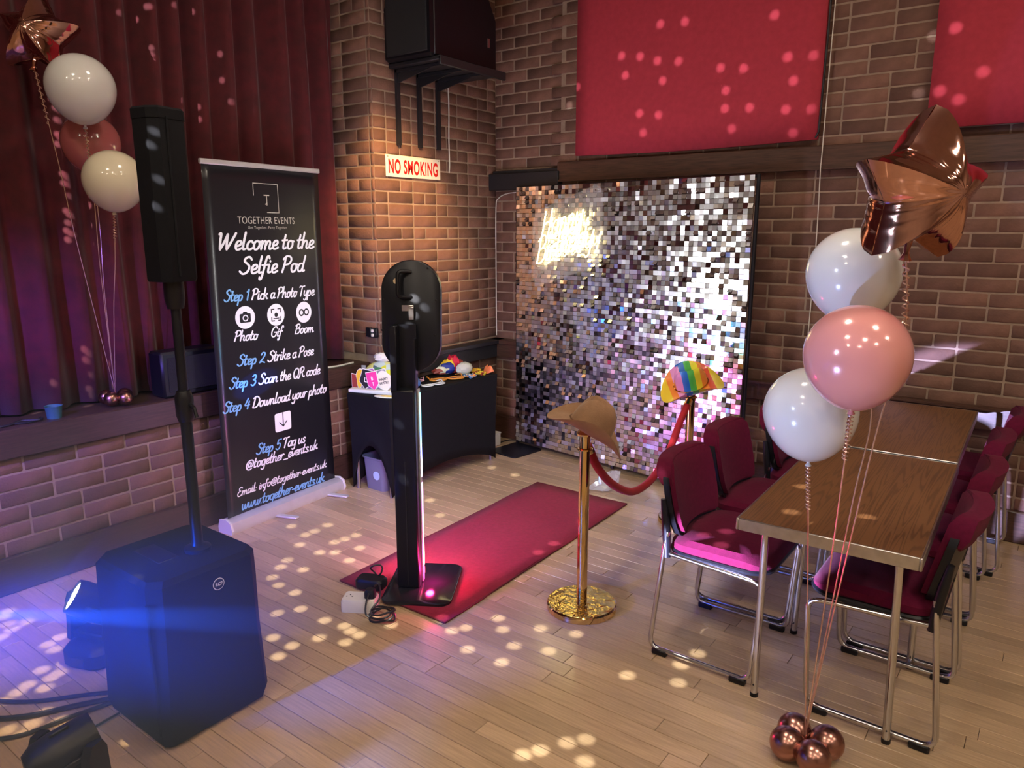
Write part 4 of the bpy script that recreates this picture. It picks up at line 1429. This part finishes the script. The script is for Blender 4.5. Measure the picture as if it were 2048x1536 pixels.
def prop_card(label, x, y, outline, mface, tilt, yaw, text=None, tm=None, size=.03, scale=.86, z0=.016):
    p = rk_o + Matrix.Rotation(R(18), 3, 'Z') @ Vector((x, y, 0))
    t = thing('prop_sign', label, 'sign', (p.x, p.y, TH + z0), 0, 'photo prop signs in the rack')
    t.rotation_euler = (0, R(tilt), R(18) + yaw)
    MB().loft([[(a * scale, yy, b * scale) for a, b in outline] for yy in (-.002, .002)]).build('card', M_WHITECARD, t, smooth=False)
    cx = sum(a for a, _ in outline) / len(outline)
    cz = sum(b for _, b in outline) / len(outline)
    MB().add([((cx + (a - cx) * .92) * scale, -.0028, (cz + (b - cz) * .92) * scale) for a, b in outline], [tuple(range(len(outline)))]).build('card_face', mface, t, smooth=False)
    if text:
        for k, ln in enumerate(text):
            font(ln, size * scale, tm, t, (cx * scale, -.0036, (cz + (len(text) / 2 - 1 - k) * size * 1.15 + .004) * scale), (PI / 2, 0, 0), .85, .0006)
    return t


sqr = [(a, b + .075) for a, b in rrect(.125, .150, .012, 3)]
arrow = [(-.045, .045), (.0, 0), (.045, .045), (.045, .14), (-.045, .14)]
hexa = [(-.055, .05), (0, 0), (.055, .05), (.04, .15), (-.04, .15)]
bubble = [(.062 * math.cos(2 * PI * k / 28) * (1 + .06 * math.cos(6 * PI * k / 28)), .078 + .070 * math.sin(2 * PI * k / 28) * (1 + .06 * math.cos(8 * PI * k / 28))) for k in range(28)]
drop = [(.035 * math.cos(2 * PI * k / 24) * (1.0 if math.sin(2 * PI * k / 24) > 0 else .75), .09 + (.06 if math.sin(2 * PI * k / 24) > 0 else .09) * math.sin(2 * PI * k / 24)) for k in range(24)]
prop_card('dark red prop card at the curtain end of the rack', -.128, .017, [(-.03, 0), (.03, 0), (.03, .10), (-.03, .11)], C_RED, 0, 0.0)
prop_card('yellow and pink teardrop prop sign in the rack', -.098, .010, drop, C_YELLOW, 6, 0.0)
prop_card('black pentagon prop sign with white edge in the rack', -.055, .003, hexa, C_BLACK, 10, 0.0, ['LI'], M_PRINTWHITE, .05)
prop_card('purple rounded prop sign with yellow lettering in the rack', -.018, .017, sqr, C_PURPLE, -14, 0.0, ['DAY'], C_YELLOW, .045)
prop_card('pink arrow prop sign with white letters in the rack', .022, -.012, arrow, C_PINK, -12, 0.0, ['B', 'T'], M_PRINTWHITE, .036)
prop_card('grey rounded prop sign behind the white bubble sign', .062, .024, sqr, C_GREY, -16, 0.0)
prop_card('white bubble prop sign reading wasn\'t invited', .098, -.004, bubble, C_CREAM, -14, 0.0, ["WASN'T", 'INVITED'], C_BLACK, .024)
ft = thing('flat_sign', 'pale yellow oval prop sign lying at the table edge', 'sign', (-3.190, 3.012, TH + .001), R(18))
MB().loft([[(.075 * f * math.cos(2 * PI * k / 28), .030 * f * math.sin(2 * PI * k / 28), z) for k in range(28)] for f, z in ((1, 0), (1, .004), (.95, .006))]).build('card', C_CREAM, ft)
MB().loft([[(.01 + .040 * math.cos(2 * PI * k / 20), .016 * math.sin(2 * PI * k / 20), z) for k in range(20)] for z in (.006, .0075)]).build('print', C_YELLOW, ft)


def crumple(n1, n2, rx, ry, rz, seed, amp=.2):
    q = random.Random(seed)
    rings = []
    for j in range(1, n2):
        b = PI * j / n2
        rings.append([(rx * math.sin(b) * math.cos(2 * PI * k / n1) * (1 + q.uniform(-amp, amp)), ry * math.sin(b) * math.sin(2 * PI * k / n1) * (1 + q.uniform(-amp, amp)), max(.001, rz * (1 - math.cos(b)) * .5 * (1 + q.uniform(-amp, amp) * .5))) for k in range(n1)])
    return MB().loft(rings)


# packets behind the signs
pk = thing('foil_packet', 'green and yellow printed plastic packet lying behind the prop signs', 'packet', (-3.362, 3.178, TH), R(18))
rows = []
for j in range(13):
    x = -.14 + .28 * j / 12
    f = (1 - abs(j / 6 - 1) ** 4) * .9 + .1
    rows.append([(x, .074 * math.cos(2 * PI * k / 20) * (.8 + .2 * f), .088 + .087 * f * math.sin(2 * PI * k / 20)) for k in range(20)])
mk = mat('packet_print', (.55, .60, .10), .2, coat=.5)
nt = mk.node_tree
tc = nt.nodes.new('ShaderNodeTexCoord')
mp = nt.nodes.new('ShaderNodeMapping')
mp.inputs['Scale'].default_value = (12, 16, 16)
vo = nt.nodes.new('ShaderNodeTexVoronoi')
vo.feature = 'F1'
vo.inputs['Scale'].default_value = 1.4
cr = nt.nodes.new('ShaderNodeValToRGB')
cr.color_ramp.interpolation = 'CONSTANT'
cc = [(0, (.75, .75, .08)), (.3, (.10, .16, .20)), (.42, (.70, .72, .25)), (.62, (.06, .22, .10)), (.75, (.55, .65, .62)), (.9, (.80, .70, .08))]
el = cr.color_ramp.elements
while len(el) < len(cc):
    el.new(.5)
for i, (p_, c_) in enumerate(cc):
    el[i].position = p_
    el[i].color = (*c_, 1)
sx_ = nt.nodes.new('ShaderNodeSeparateColor')
nt.links.new(tc.outputs['Object'], mp.inputs[0])
nt.links.new(mp.outputs[0], vo.inputs['Vector'])
nt.links.new(vo.outputs['Color'], sx_.inputs[0])
nt.links.new(sx_.outputs[0], cr.inputs['Fac'])
nt.links.new(cr.outputs['Color'], nt.nodes['Principled BSDF'].inputs['Base Color'])
MB().loft(rows).build('packet_body', mk, pk)
MB().box((-.150, 0, .088), (.03, .004, .11)).box((.150, 0, .088), (.03, .004, .11)).build('crimped_end', mat('clear_film', (.8, .9, .9)), pk)
for q_, (loc_, r3, m_, lab) in enumerate((((-3.455, 3.215, TH + .1), (.075, .05, .10), M_WHITECARD, 'crumpled white tissue on top of the printed packet'),
                                          ((-3.435, 3.33, TH + .1), (.075, .05, .055), C_BLACK, 'dark feather boa bundle beside the white tissue'))):
    pass
tis = thing('tissue', 'crumpled white tissue on top of the printed packet', 'tissue', (-3.378, 3.175, TH + .170), .4)
crumple(14, 8, .055, .04, .06, 21, .18).build('tissue_fold', M_WHITEPL, tis, angle=20)
boa = thing('dark_bundle', 'dark cloth bundle beside the white tissue on the props table', 'cloth', (-3.350, 3.370, TH), .5)
crumple(14, 8, .070, .055, .20, 22, .15).build('cloth_fold', mat('dark_maroon_cloth', (.05, .015, .018), .8), boa, angle=40)
jar = thing('blue_figure', 'blue shiny prop lying beside the prop signs', 'prop', (-3.228, 3.296, TH), .2)
crumple(14, 8, .045, .04, .075, 23, .12).build('prop_body', mat('blue_plastic', (.05, .12, .30), .25), jar)


def glasses(label, loc, rz, m, sc=1.0, lens=True, side=False):
    t = thing('party_glasses', label, 'glasses', loc, rz)
    fr_ = MB()
    for s_ in (-1, 1):
        lo = [(s_ * .058 * sc + .050 * sc * math.cos(2 * PI * k / 24) * (1.1 if math.cos(2 * PI * k / 24) * s_ > 0 else 1), .030 * sc * math.sin(2 * PI * k / 24) + (.012 * sc if math.cos(2 * PI * k / 24) * s_ > .5 and math.sin(2 * PI * k / 24) > 0 else 0), .008) for k in range(24)]
        fr_.tube(lo, .0058 * sc, 8, closed=True)
    fr_.tube([(-.012 * sc, .006, .010), (.012 * sc, .006, .010)], .006 * sc, 8)
    fr_.build('frame', m, t)
    for s_ in (-1, 1):
        MB().tube([(s_ * .112 * sc, .018 * sc, .012), (s_ * .118 * sc, .05 * sc, .022), (s_ * .10 * sc, .10 * sc, .010)], .004 * sc, 6).build('temple', m, t)
        if lens:
            MB().lathe([(.048 * sc, 0), (.048 * sc, .0015)], (s_ * .058 * sc, 0, .008), 20, Matrix.Scale(.6, 4, (0, 1, 0))).build('lens', mat('smoke_lens', (.03, .02, .05), .1, alpha=.8), t)
    return t


glasses('large yellow novelty sunglasses on the props table', (-3.235, 3.620, TH + .002), R(66), C_ORANGE, 1.05)
glasses('pink rimmed novelty glasses half hidden by the pod head', (-3.380, 3.415, TH + .002), R(50), mat('pale_pink', (.85, .45, .55), .35), .8)
glasses('white rimmed novelty glasses at the front table edge', (-3.180, 3.428, TH + .002), R(80), M_WHITEPL, .75, False)

# flower garlands, flag, clear bag at the far end
fl = thing('striped_cloth', 'red yellow and blue striped cloth heaped on the props table', 'cloth', (-3.355, 3.825, TH), R(75))
q = random.Random(5)
for k, (m_, dx, hh) in enumerate(((C_RED, .035, .115), (mat('flag_red', (.62, .01, .05), .6), .0, .15), (C_YELLOW, -.03, .125), (mat('flag_blue', (.02, .04, .32), .6), -.055, .10), (C_CREAM, -.075, .08), (C_RED, -.095, .055))):
    crumple(12, 7, .040, .060, hh * .85, 40 + k, .22).xf(Matrix.Translation((dx, .01 * (k % 3), 0)) @ Matrix.Rotation(.25 * k, 4, 'Z')).build('stripe', m_, fl, angle=35)
bg = thing('clear_bag', 'frosted clear bag of bits on the striped cloth', 'bag', (-3.258, 3.818, TH), R(80))
crumple(18, 10, .066, .040, .09, 31, .10).build('bag_film', mat('frosted_film', (.70, .74, .66), .22, alpha=.9), bg, angle=25)
for gi, (gx, gy, rad, lab, cols) in enumerate(((-3.168, 3.775, .027, 'orange and blue flower garland beside the yellow sunglasses', (C_ORANGE, mat('petal_blue', (.06, .22, .50), .6), C_CREAM)),
                                               (-3.172, 3.878, .027, 'yellow and red flower garland at the table corner', (C_YELLOW, C_RED, mat('petal_lemon', (.80, .72, .06), .6))),
                                               (-3.265, 3.940, .025, 'lime and orange flower garland between the clear bag and the orange visor', (mat('petal_lime', (.45, .55, .03), .6), C_ORANGE, C_YELLOW)))):
    g = thing('flower_garland', lab, 'garland', (gx, gy, TH), R(40 * gi), 'flower garlands on the props table')
    q = random.Random(gi)
    for k in range(12):
        a = 2 * PI * k / 12
        f = MB()
        for pz in range(5):
            b = 2 * PI * pz / 5 + q.random()
            c_ = Vector((rad * math.cos(a) + .013 * math.cos(b), rad * .8 * math.sin(a) + .013 * math.sin(b), .008 + q.uniform(0, .012)))
            f.lathe([(.002, -.004), (.011, 0), (.009, .004), (.002, .005)], c_, 7, Euler((q.uniform(-.6, .6), q.uniform(-.6, .6), 0)).to_matrix().to_4x4())
        f.build('blossom', cols[k % 3], g)
cone = thing('party_visor', 'orange party visor at the far corner of the props table', 'hat', (-3.158, 3.966, TH), R(-10))
MB().loft([[(.045 * f * math.cos(a), .028 * f * math.sin(a), z + .010 * math.cos(2 * a)) for a in [2 * PI * k / 20 for k in range(20)]] for f, z in ((1, .012), (.98, .018), (.7, .040), (.3, .052))]).build('visor_body', mat('visor_orange', (.80, .22, .08), .45), cone)

# ------------------------------------------------------------------ balloons
def balloon_mesh(r, elong=1.14):
    prof = []
    n = 26
    for k in range(n + 1):
        a = PI * k / n
        z = -math.cos(a)
        rr_ = math.sin(a)
        if z < 0:
            zz = z * elong
            rr_ = rr_ * (1 - .10 * (-z) ** 2)
        else:
            zz = z * .98
        prof.append((rr_ * r, zz * r))
    return prof


def curl_ribbon(mb, a, b, rad, turns, tr=.0022):
    a, b = Vector(a), Vector(b)
    n = int(turns * 10)
    pts = []
    for k in range(n + 1):
        t = k / n
        an = 2 * PI * turns * t
        pts.append(a.lerp(b, t) + Vector((rad * math.cos(an), rad * math.sin(an), 0)))
    mb.tube(pts, tr, 4)


def ribbon_path(e, tl, pos, via):
    if via:
        return catmull([e] + [Vector(v) - pos for v in via] + [tl], 8)
    return catmull([e, e.lerp(tl, .25) + Vector((.002, .002, 0)), e.lerp(tl, .5) + Vector((.004, -.006, 0)), tl], 8)


def latex_balloon(label, pos, r, m, tail, group, lean=(0, 0), curl=None, via=None):
    pos = Vector(pos)
    t = thing('balloon', label, 'balloon', pos, 0, group)
    d = (Vector(tail) - pos)
    d = (d.normalized() + Vector((lean[0], lean[1], 0))).normalized()
    q = (-d).to_track_quat('Z', 'Y').to_matrix().to_4x4()
    MB().lathe(balloon_mesh(r), (0, 0, 0), 32, q).build('balloon_skin', m, t, angle=180)
    base = q @ Vector((0, 0, -1.13 * r))
    MB().lathe([(.004, .012), (.006, .0), (.005, -.006), (.010, -.014), (.008, -.016)], base, 10, q).build('knot', m, t)
    e = base + q @ Vector((0, 0, -.012))
    rb = MB()
    tl = Vector(tail) - pos
    rp_ = ribbon_path(e, tl, pos, via)
    rb.tube(rp_, .0020, 4)
    rbo = rb.build('ribbon', M_RIBBON, t)
    if curl:
        cl = MB()
        k_ = min(range(len(rp_)), key=lambda q_: abs((rp_[q_] - e).length - curl[0] * (tl - e).length))
        curl_ribbon(cl, e, rp_[k_], .0065, curl[1])
        cl.build('ribbon_curl', M_RIBBON, rbo)
    return t


def star_foil(label, pos, size, xaxis, yaxis, tail, group, via=None):
    """puffed five-point foil star; x and y axes span its plane"""
    pos = Vector(pos)
    X = Vector(xaxis).normalized()
    Y = Vector(yaxis)
    Y = (Y - X * Y.dot(X)).normalized()
    Z = X.cross(Y)
    Mx = Matrix((X, Y, Z)).transposed().to_4x4()
    t = thing('foil_balloon', label, 'balloon', pos, 0, group)
    nA, nR = 100, 16
    corners = []
    for k in range(10):
        a = PI / 2 + 2 * PI * k / 10
        rad = 1.0 if k % 2 == 0 else .56
        corners.append(Vector((rad * math.cos(a), rad * math.sin(a), 0)))
    def edge(a):
        d = Vector((math.cos(a), math.sin(a), 0))
        best = 1e9
        for k in range(10):
            p, q = corners[k], corners[(k + 1) % 10]
            e = q - p
            den = d.x * e.y - d.y * e.x
            if abs(den) < 1e-9:
                continue
            tt = (p.x * e.y - p.y * e.x) / den
            ss = (p.x * d.y - p.y * d.x) / den
            if tt > 0 and -1e-6 <= ss <= 1 + 1e-6:
                best = min(best, tt)
        return best
    def dist(P):
        m = 1e9
        for k in range(10):
            p, q = corners[k], corners[(k + 1) % 10]
            e = q - p
            s_ = max(0, min(1, (P - p).dot(e) / e.length_squared))
            m = min(m, (P - (p + e * s_)).length)
        return m
    q = random.Random(hash(label) % 1000 if False else len(label))
    ph = [q.uniform(0, 6.28) for _ in range(4)]
    def row(i, sgn):
        f = i / nR
        out = []
        for k in range(nA):
            a = 2 * PI * k / nA + PI / 2
            P = Vector((math.cos(a), math.sin(a), 0)) * edge(a) * f
            dd = dist(P)
            h = .62 * (1 - (1 - min(dd / .58, 1)) ** 2) ** .62 if dd > 1e-5 else 0
            cr_ = .034 * math.exp(-dd * 5) * math.sin(26 * a + ph[0] + 3 * math.sin(5 * a)) * (1 if dd > 1e-5 else .4)
            out.append(Mx @ (Vector((P.x, P.y, sgn * (h + cr_ * .7))) * size * .5))
        return out
    rings = [row(i, 1) for i in range(nR, 0, -1)]
    back = [row(i, -1) for i in range(1, nR + 1)]
    MB().loft(rings, True).build('foil_front', M_ROSEFOIL, t, angle=60)
    MB().loft(back, True).build('foil_back', M_ROSEFOIL, t, angle=60)
    # neck tab and curled ribbon
    nk = Mx @ (Vector((.0, -.66, 0)) * size * .5)
    MB().tube([nk * .8, nk * 1.15, nk * 1.3], [.012, .006, .016], 8).build('neck_tab', M_ROSEFOIL, t)
    tl = Vector(tail) - pos
    rb = MB()
    rp_ = ribbon_path(nk * 1.15, tl, pos, via)
    rb.tube(rp_, .0020, 4)
    ro = rb.build('ribbon', M_RIBBON, t)
    cl = MB()
    k_ = min(range(len(rp_)), key=lambda q_: abs((rp_[q_] - rp_[0]).length - .14 * (tl - nk).length))
    curl_ribbon(cl, rp_[0], rp_[k_], .0075, 9)
    cl.build('ribbon_curl', M_RIBBON, ro)
    return t


def weight(label, loc, r, spots):
    t = thing('balloon_weight', label, 'balloon weight', loc, 0, 'balloon weights')
    for x, y, z in spots:
        d = Vector((x, y, z - r)).normalized() if abs(x) + abs(y) > 1e-6 else Vector((0, 0, 1))
        q_ = d.to_track_quat('Z', 'Y').to_matrix().to_4x4()
        MB().lathe(balloon_mesh(r, 1.06), (x, y, z), 24, q_).build('mini_balloon', M_ROSECHROME, t, angle=180)
    tf = MB()
    qq = random.Random(3)
    for k in range(22):
        a = Vector((0, 0, r * 1.0))
        b = a + Vector((qq.uniform(-.03, .03), qq.uniform(-.03, .03), qq.uniform(.0, .03)))
        w_ = Vector((qq.uniform(-.006, .006), qq.uniform(-.006, .006), qq.uniform(-.003, .003)))
        tf.add([a, b + w_, b - w_], [(0, 1, 2)])
    tf.tube([(0, 0, .004), (0, 0, r)], .012, 8)
    tf.build('foil_tuft', M_ROSEFOIL, t, smooth=False)
    return t


GR = 'balloons tied before the tables'
wr = Vector((-.478, 2.150, 0))
rw = .052
nearv = Vector((.598, -.802, 0))
rgt = Vector((.802, .598, 0))
sp4 = []
for a, b in ((-.055, .004), (.000, .068), (.070, .000), (-.008, -.060)):
    v = rgt * a + nearv * b
    sp4.append((v.x, v.y, rw * 1.02))
weight('rose chrome mini balloon weight on the wooden floor', wr, rw, sp4)
tailR = wr + Vector((0, 0, .075))
latex_balloon('white balloon lowest of the cluster, before the wood tables', (-.553, 2.191, 1.085), .131, M_PEARLW, tailR, GR, (-.02, 0), (.16, 12))
latex_balloon('rose pink pearl balloon in the middle of the cluster', (-.402, 1.990, 1.293), .128, M_PEARLP, tailR, GR, (.03, 0), (.14, 12))
latex_balloon('bluish white balloon between the rose pink one and the star', (-.482, 2.241, 1.484), .125, M_PEARLW, tailR, GR, via=[(-.440, 2.235, 1.25), (-.395, 2.215, 1.09), (-.415, 2.190, .85), (-.447, 2.170, .45)])
star_foil('rose gold foil star balloon above the white balloons by the tables', (-.310, 2.035, 1.692), .385, (.34, .58, -.02), (.22, .20, 1.0), tailR, GR, via=[(-.322, 2.125, 1.40), (-.330, 2.150, 1.28), (-.368, 2.150, 1.05), (-.420, 2.150, .60)])

GL = 'balloons tied at the stage edge'
wl_ = Vector((-3.735, 1.705, STH))
sp4 = []
for a, b in ((-.050, .0), (.002, .045), (.060, .020), (.020, -.050)):
    v = rgt * a + nearv * b
    sp4.append((v.x, v.y, .040))
weight('rose chrome mini balloon weight on the stage edge', wl_, .036, sp4)
tailL = wl_ + Vector((0, 0, .06))
latex_balloon('pearl white balloon by the curtain above the translucent rose one', (-3.385, 1.544, 2.181), .133, M_PEARLW, tailL, GL, (0, 0), (.12, 9))
latex_balloon('dark rose balloon behind the pearl white and cream ones', (-3.600, 1.659, 1.987), .123, M_PEARLR, tailL, GL, (0, 0), (.12, 9))
latex_balloon('cream balloon partly behind the column speaker', (-3.327, 1.612, 1.811), .124, M_PEARLC, tailL, GL, (0, 0), (.12, 9))
star_foil('pale rose gold foil star balloon before the curtain', (-3.620, 1.500, 2.410), .36, (.75, .55, -.12), (.05, .28, 1.0), tailL, GL)

# ------------------------------------------------------------------ column loudspeaker system
sb = thing('subwoofer', 'black covered subwoofer box carrying the column speaker pole', 'subwoofer', (-2.255, 1.165, 0), 0)
def sub_ring(z, w_, d_, c):
    return [(sx * (w_ - cx), sy * (d_ - cy), z) for sx, sy, cx, cy in ((-1, -1, c, 0), (-1, -1, 0, c)) for _ in ()] or \
        [(-w_ + c, -d_, z), (w_ - c, -d_, z), (w_, -d_ + c, z), (w_, d_ - c, z), (w_ - c, d_, z), (-w_ + c, d_, z), (-w_, d_ - c, z), (-w_, -d_ + c, z)]
MB().loft([sub_ring(.012, .185, .18, .02), sub_ring(.05, .195, .19, .02), sub_ring(.30, .190, .186, .03), sub_ring(.46, .192, .188, .035), sub_ring(.545, .190, .186, .035), sub_ring(.562, .178, .174, .035)]).build('cover', M_BLACKCLOTH, sb, angle=30)
MB().box((-.03, -.05, .561), (.16, .07, .006), bev=.002).build('top_handle', M_BLACKPLASTIC, sb)
bt = MB().lathe([(.020, 0), (.020, .001)], (.1915, .03, .49), 24, Matrix.Rotation(PI / 2, 4, 'Y')).build('badge', M_PRINTWHITE, sb)
MB().lathe([(.0175, 0), (.0175, .001)], (.1922, .03, .49), 24, Matrix.Rotation(PI / 2, 4, 'Y')).build('badge_field', M_BLACKPLASTIC, bt)
font('RCF', .015, M_PRINTWHITE, bt, (.1936, .03, .4848), (PI / 2, 0, PI / 2), .95, .0004)
MB().tube([(.165, -.188, .06), (.168, -.19, .25), (.163, -.191, .36), (.168, -.190, .50)], .006, 8).build('cover_seam', M_BLACKCLOTH, sb)
for sx in (-1, 1):
    for sy in (-1, 1):
        MB().lathe([(.018, 0), (.02, .014)], (sx * .15, sy * .15, 0), 12).build('foot', M_BLACKPLASTIC, sb)
cs = thing('column_speaker', 'tall black column loudspeaker on a pole above the subwoofer', 'loudspeaker', (-2.205, 1.215, .562), R(14))
MB().lathe([(.042, 0), (.042, .012), (.022, .02), (.018, .03), (.018, .50)], n=20).build('pole', M_BLACKMETAL, cs)
MB().lathe([(.015, .48), (.015, .84)], n=20).build('inner_pole', M_BLACKMETAL, cs)
cl_ = MB().lathe([(.022, .44), (.028, .46), (.028, .52), (.020, .54)], n=16).build('clamp', M_BLACKPLASTIC, cs)
MB().tube([(.02, .0, .50), (.05, -.01, .49), (.06, -.012, .46)], .006, 8).build('clamp_knob', M_BLACKPLASTIC, cl_)
MB().lathe([(.024, .80), (.030, .83), (.030, .885), (.02, .89)], n=16).build('pole_socket', M_BLACKPLASTIC, cs)
def col_ring(z, f):
    return [(x * f, y * f, z) for x, y in ((-.048, -.052), (.018, -.060), (.050, -.044), (.054, .040), (.042, .056), (-.050, .056))]
MB().loft([col_ring(.884, .96), col_ring(.892, 1), col_ring(1.368, 1), col_ring(1.378, .96)]).build('column_cover', M_BLACKCLOTH, cs, angle=30)
MB().loft([col_ring(1.355, 1.03), col_ring(1.382, 1.03), col_ring(1.388, .96)]).build('top_hem', M_BLACKCLOTH, cs, angle=30)
MB().tube([(.052, -.02, .90), (.053, -.02, 1.36)], .004, 6).build('side_seam', M_BLACKCLOTH, cs)

# ------------------------------------------------------------------ moving heads and cables on the floor
M_LENS = emat('moving_head_lens', (0.85, 1.0, 0.90), 14.0)


def moving_head(label, loc, rz, pan, tiltv, lens_mat):
    t = thing('moving_head', label, 'stage light', loc, rz, 'moving head stage lights')
    pr_ = rrect(.19, .19, .05, 4)
    bs = MB().loft([[(a * f, b * f, z) for a, b in pr_] for f, z in ((.9, .0), (1, .012), (1, .06), (.8, .085), (.5, .095))]).build('base', M_BLACKPLASTIC, t)
    MB().box((.0, -.096, .035), (.06, .004, .03)).build('display', M_BLACKMETAL, bs)
    yk = MB()
    for s_ in (-1, 1):
        yk.loft([[(s_ * (.085 + dx), yy, z) for dx, yy in ((-.012, -.04 * f), (.012, -.035 * f), (.012, .035 * f), (-.012, .04 * f))] for z, f in ((.085, 1.2), (.16, 1), (.235, .9), (.262, .5))])
    yk.box((0, 0, .10), (.17, .07, .03), bev=.006)
    yk.build('yoke', M_BLACKPLASTIC, t)
    Mh = Matrix.Translation((0, 0, .225)) @ Vector(tiltv).to_track_quat('Z', 'Y').to_matrix().to_4x4()
    h = MB()
    h.lathe([(.02, -.10), (.05, -.095), (.064, -.07), (.068, -.02), (.066, .05), (.062, .075), (.055, .076), (.052, .065)], (0, 0, 0), 20)
    h.xf(Mh)
    ho = h.build('lamp_head', M_BLACKPLASTIC, t, angle=30)
    MB().lathe([(.052, .0665), (.052, .069)], (0, 0, 0), 20).xf(Mh).build('lens', lens_mat, ho)
    for k in range(4):
        a = PI / 2 * k
        MB().box(Mh @ Vector((.066 * math.cos(a), .066 * math.sin(a), .0)), (.016, .016, .05), m=Mh.to_3x3().to_4x4(), bev=.003).build('fin', M_BLACKPLASTIC, ho)
    return t


moving_head('moving head light tilted up behind the subwoofer, lens glowing white', (-2.800, 1.110, 0), R(20), 0, (-.60, -.62, .62), M_LENS)
moving_head('moving head light lying low before the subwoofer corner', (-2.010, .690, -.0), R(25), 0, (.55, .80, .22), emat('moving_head_lens_blue', (0.7, 0.85, 1.0), 3.0))
for k, (pts_, lab, r_) in enumerate((
    ([(-2.444, 1.06, .012), (-2.53, .93, .010), (-2.62, .78, .010), (-2.76, .66, .010), (-2.95, .52, .010)], 'thick black cable from the subwoofer across the floor', .009),
    ([(-2.444, 1.09, .012), (-2.56, .98, .010), (-2.70, .82, .010), (-2.9, .70, .010)], 'black cable lying above the thick one beside the subwoofer', .007),
    ([(-2.444, 1.035, .012), (-2.49, .88, .010), (-2.52, .74, .010), (-2.62, .62, .010), (-2.7, .5, .010)], 'black lead lying below the thick cable beside the subwoofer', .007),
    ([(-2.378, .983, .012), (-2.375, .88, .006), (-2.35, .78, .006), (-2.33, .68, .006), (-2.40, .55, .006)], 'thin black lead curving past the moving head', .004))):
    tag(MB().tube(catmull(pts_, 6), r_, 8).build('floor_cable', M_CABLE), lab, 'cable')

# ------------------------------------------------------------------ haze around the beams at the left, also standing in for veiling glare
hz = bpy.data.materials.new('blue_veil_haze')
hz.use_nodes = True
nt = hz.node_tree
nt.nodes.remove(nt.nodes['Principled BSDF'])
vs_ = nt.nodes.new('ShaderNodeVolumeScatter')
vs_.inputs['Color'].default_value = (0.5, 0.7, 1, 1)  # blue of the light put into the scatter colour
tc = nt.nodes.new('ShaderNodeTexCoord')
mp = nt.nodes.new('ShaderNodeMapping')
mp.vector_type = 'TEXTURE'
mp.inputs['Location'].default_value = (-2.05, .74, .45)
mp.inputs['Scale'].default_value = (1.15, .95, .88)
ln = nt.nodes.new('ShaderNodeVectorMath')
ln.operation = 'LENGTH'
mr = nt.nodes.new('ShaderNodeMapRange')
mr.interpolation_type = 'SMOOTHSTEP'
mr.inputs['From Min'].default_value = 1.0
mr.inputs['From Max'].default_value = 0.1
mr.inputs['To Max'].default_value = 0.50
nt.links.new(tc.outputs['Object'], mp.inputs[0])
nt.links.new(mp.outputs[0], ln.inputs[0])
nt.links.new(ln.outputs['Value'], mr.inputs['Value'])
nt.links.new(mr.outputs['Result'], vs_.inputs['Density'])
vs_.inputs['Anisotropy'].default_value = 0.3
nt.links.new(vs_.outputs[0], nt.nodes['Material Output'].inputs['Volume'])
ho = MB().box((-2.265, .73, .668), (2.73, 2.05, 1.33)).build('haze', hz, smooth=False)
stuff(ho)
tag(ho, 'thin blue tinted haze low before the stage, partly standing in for veiling glare', 'haze')
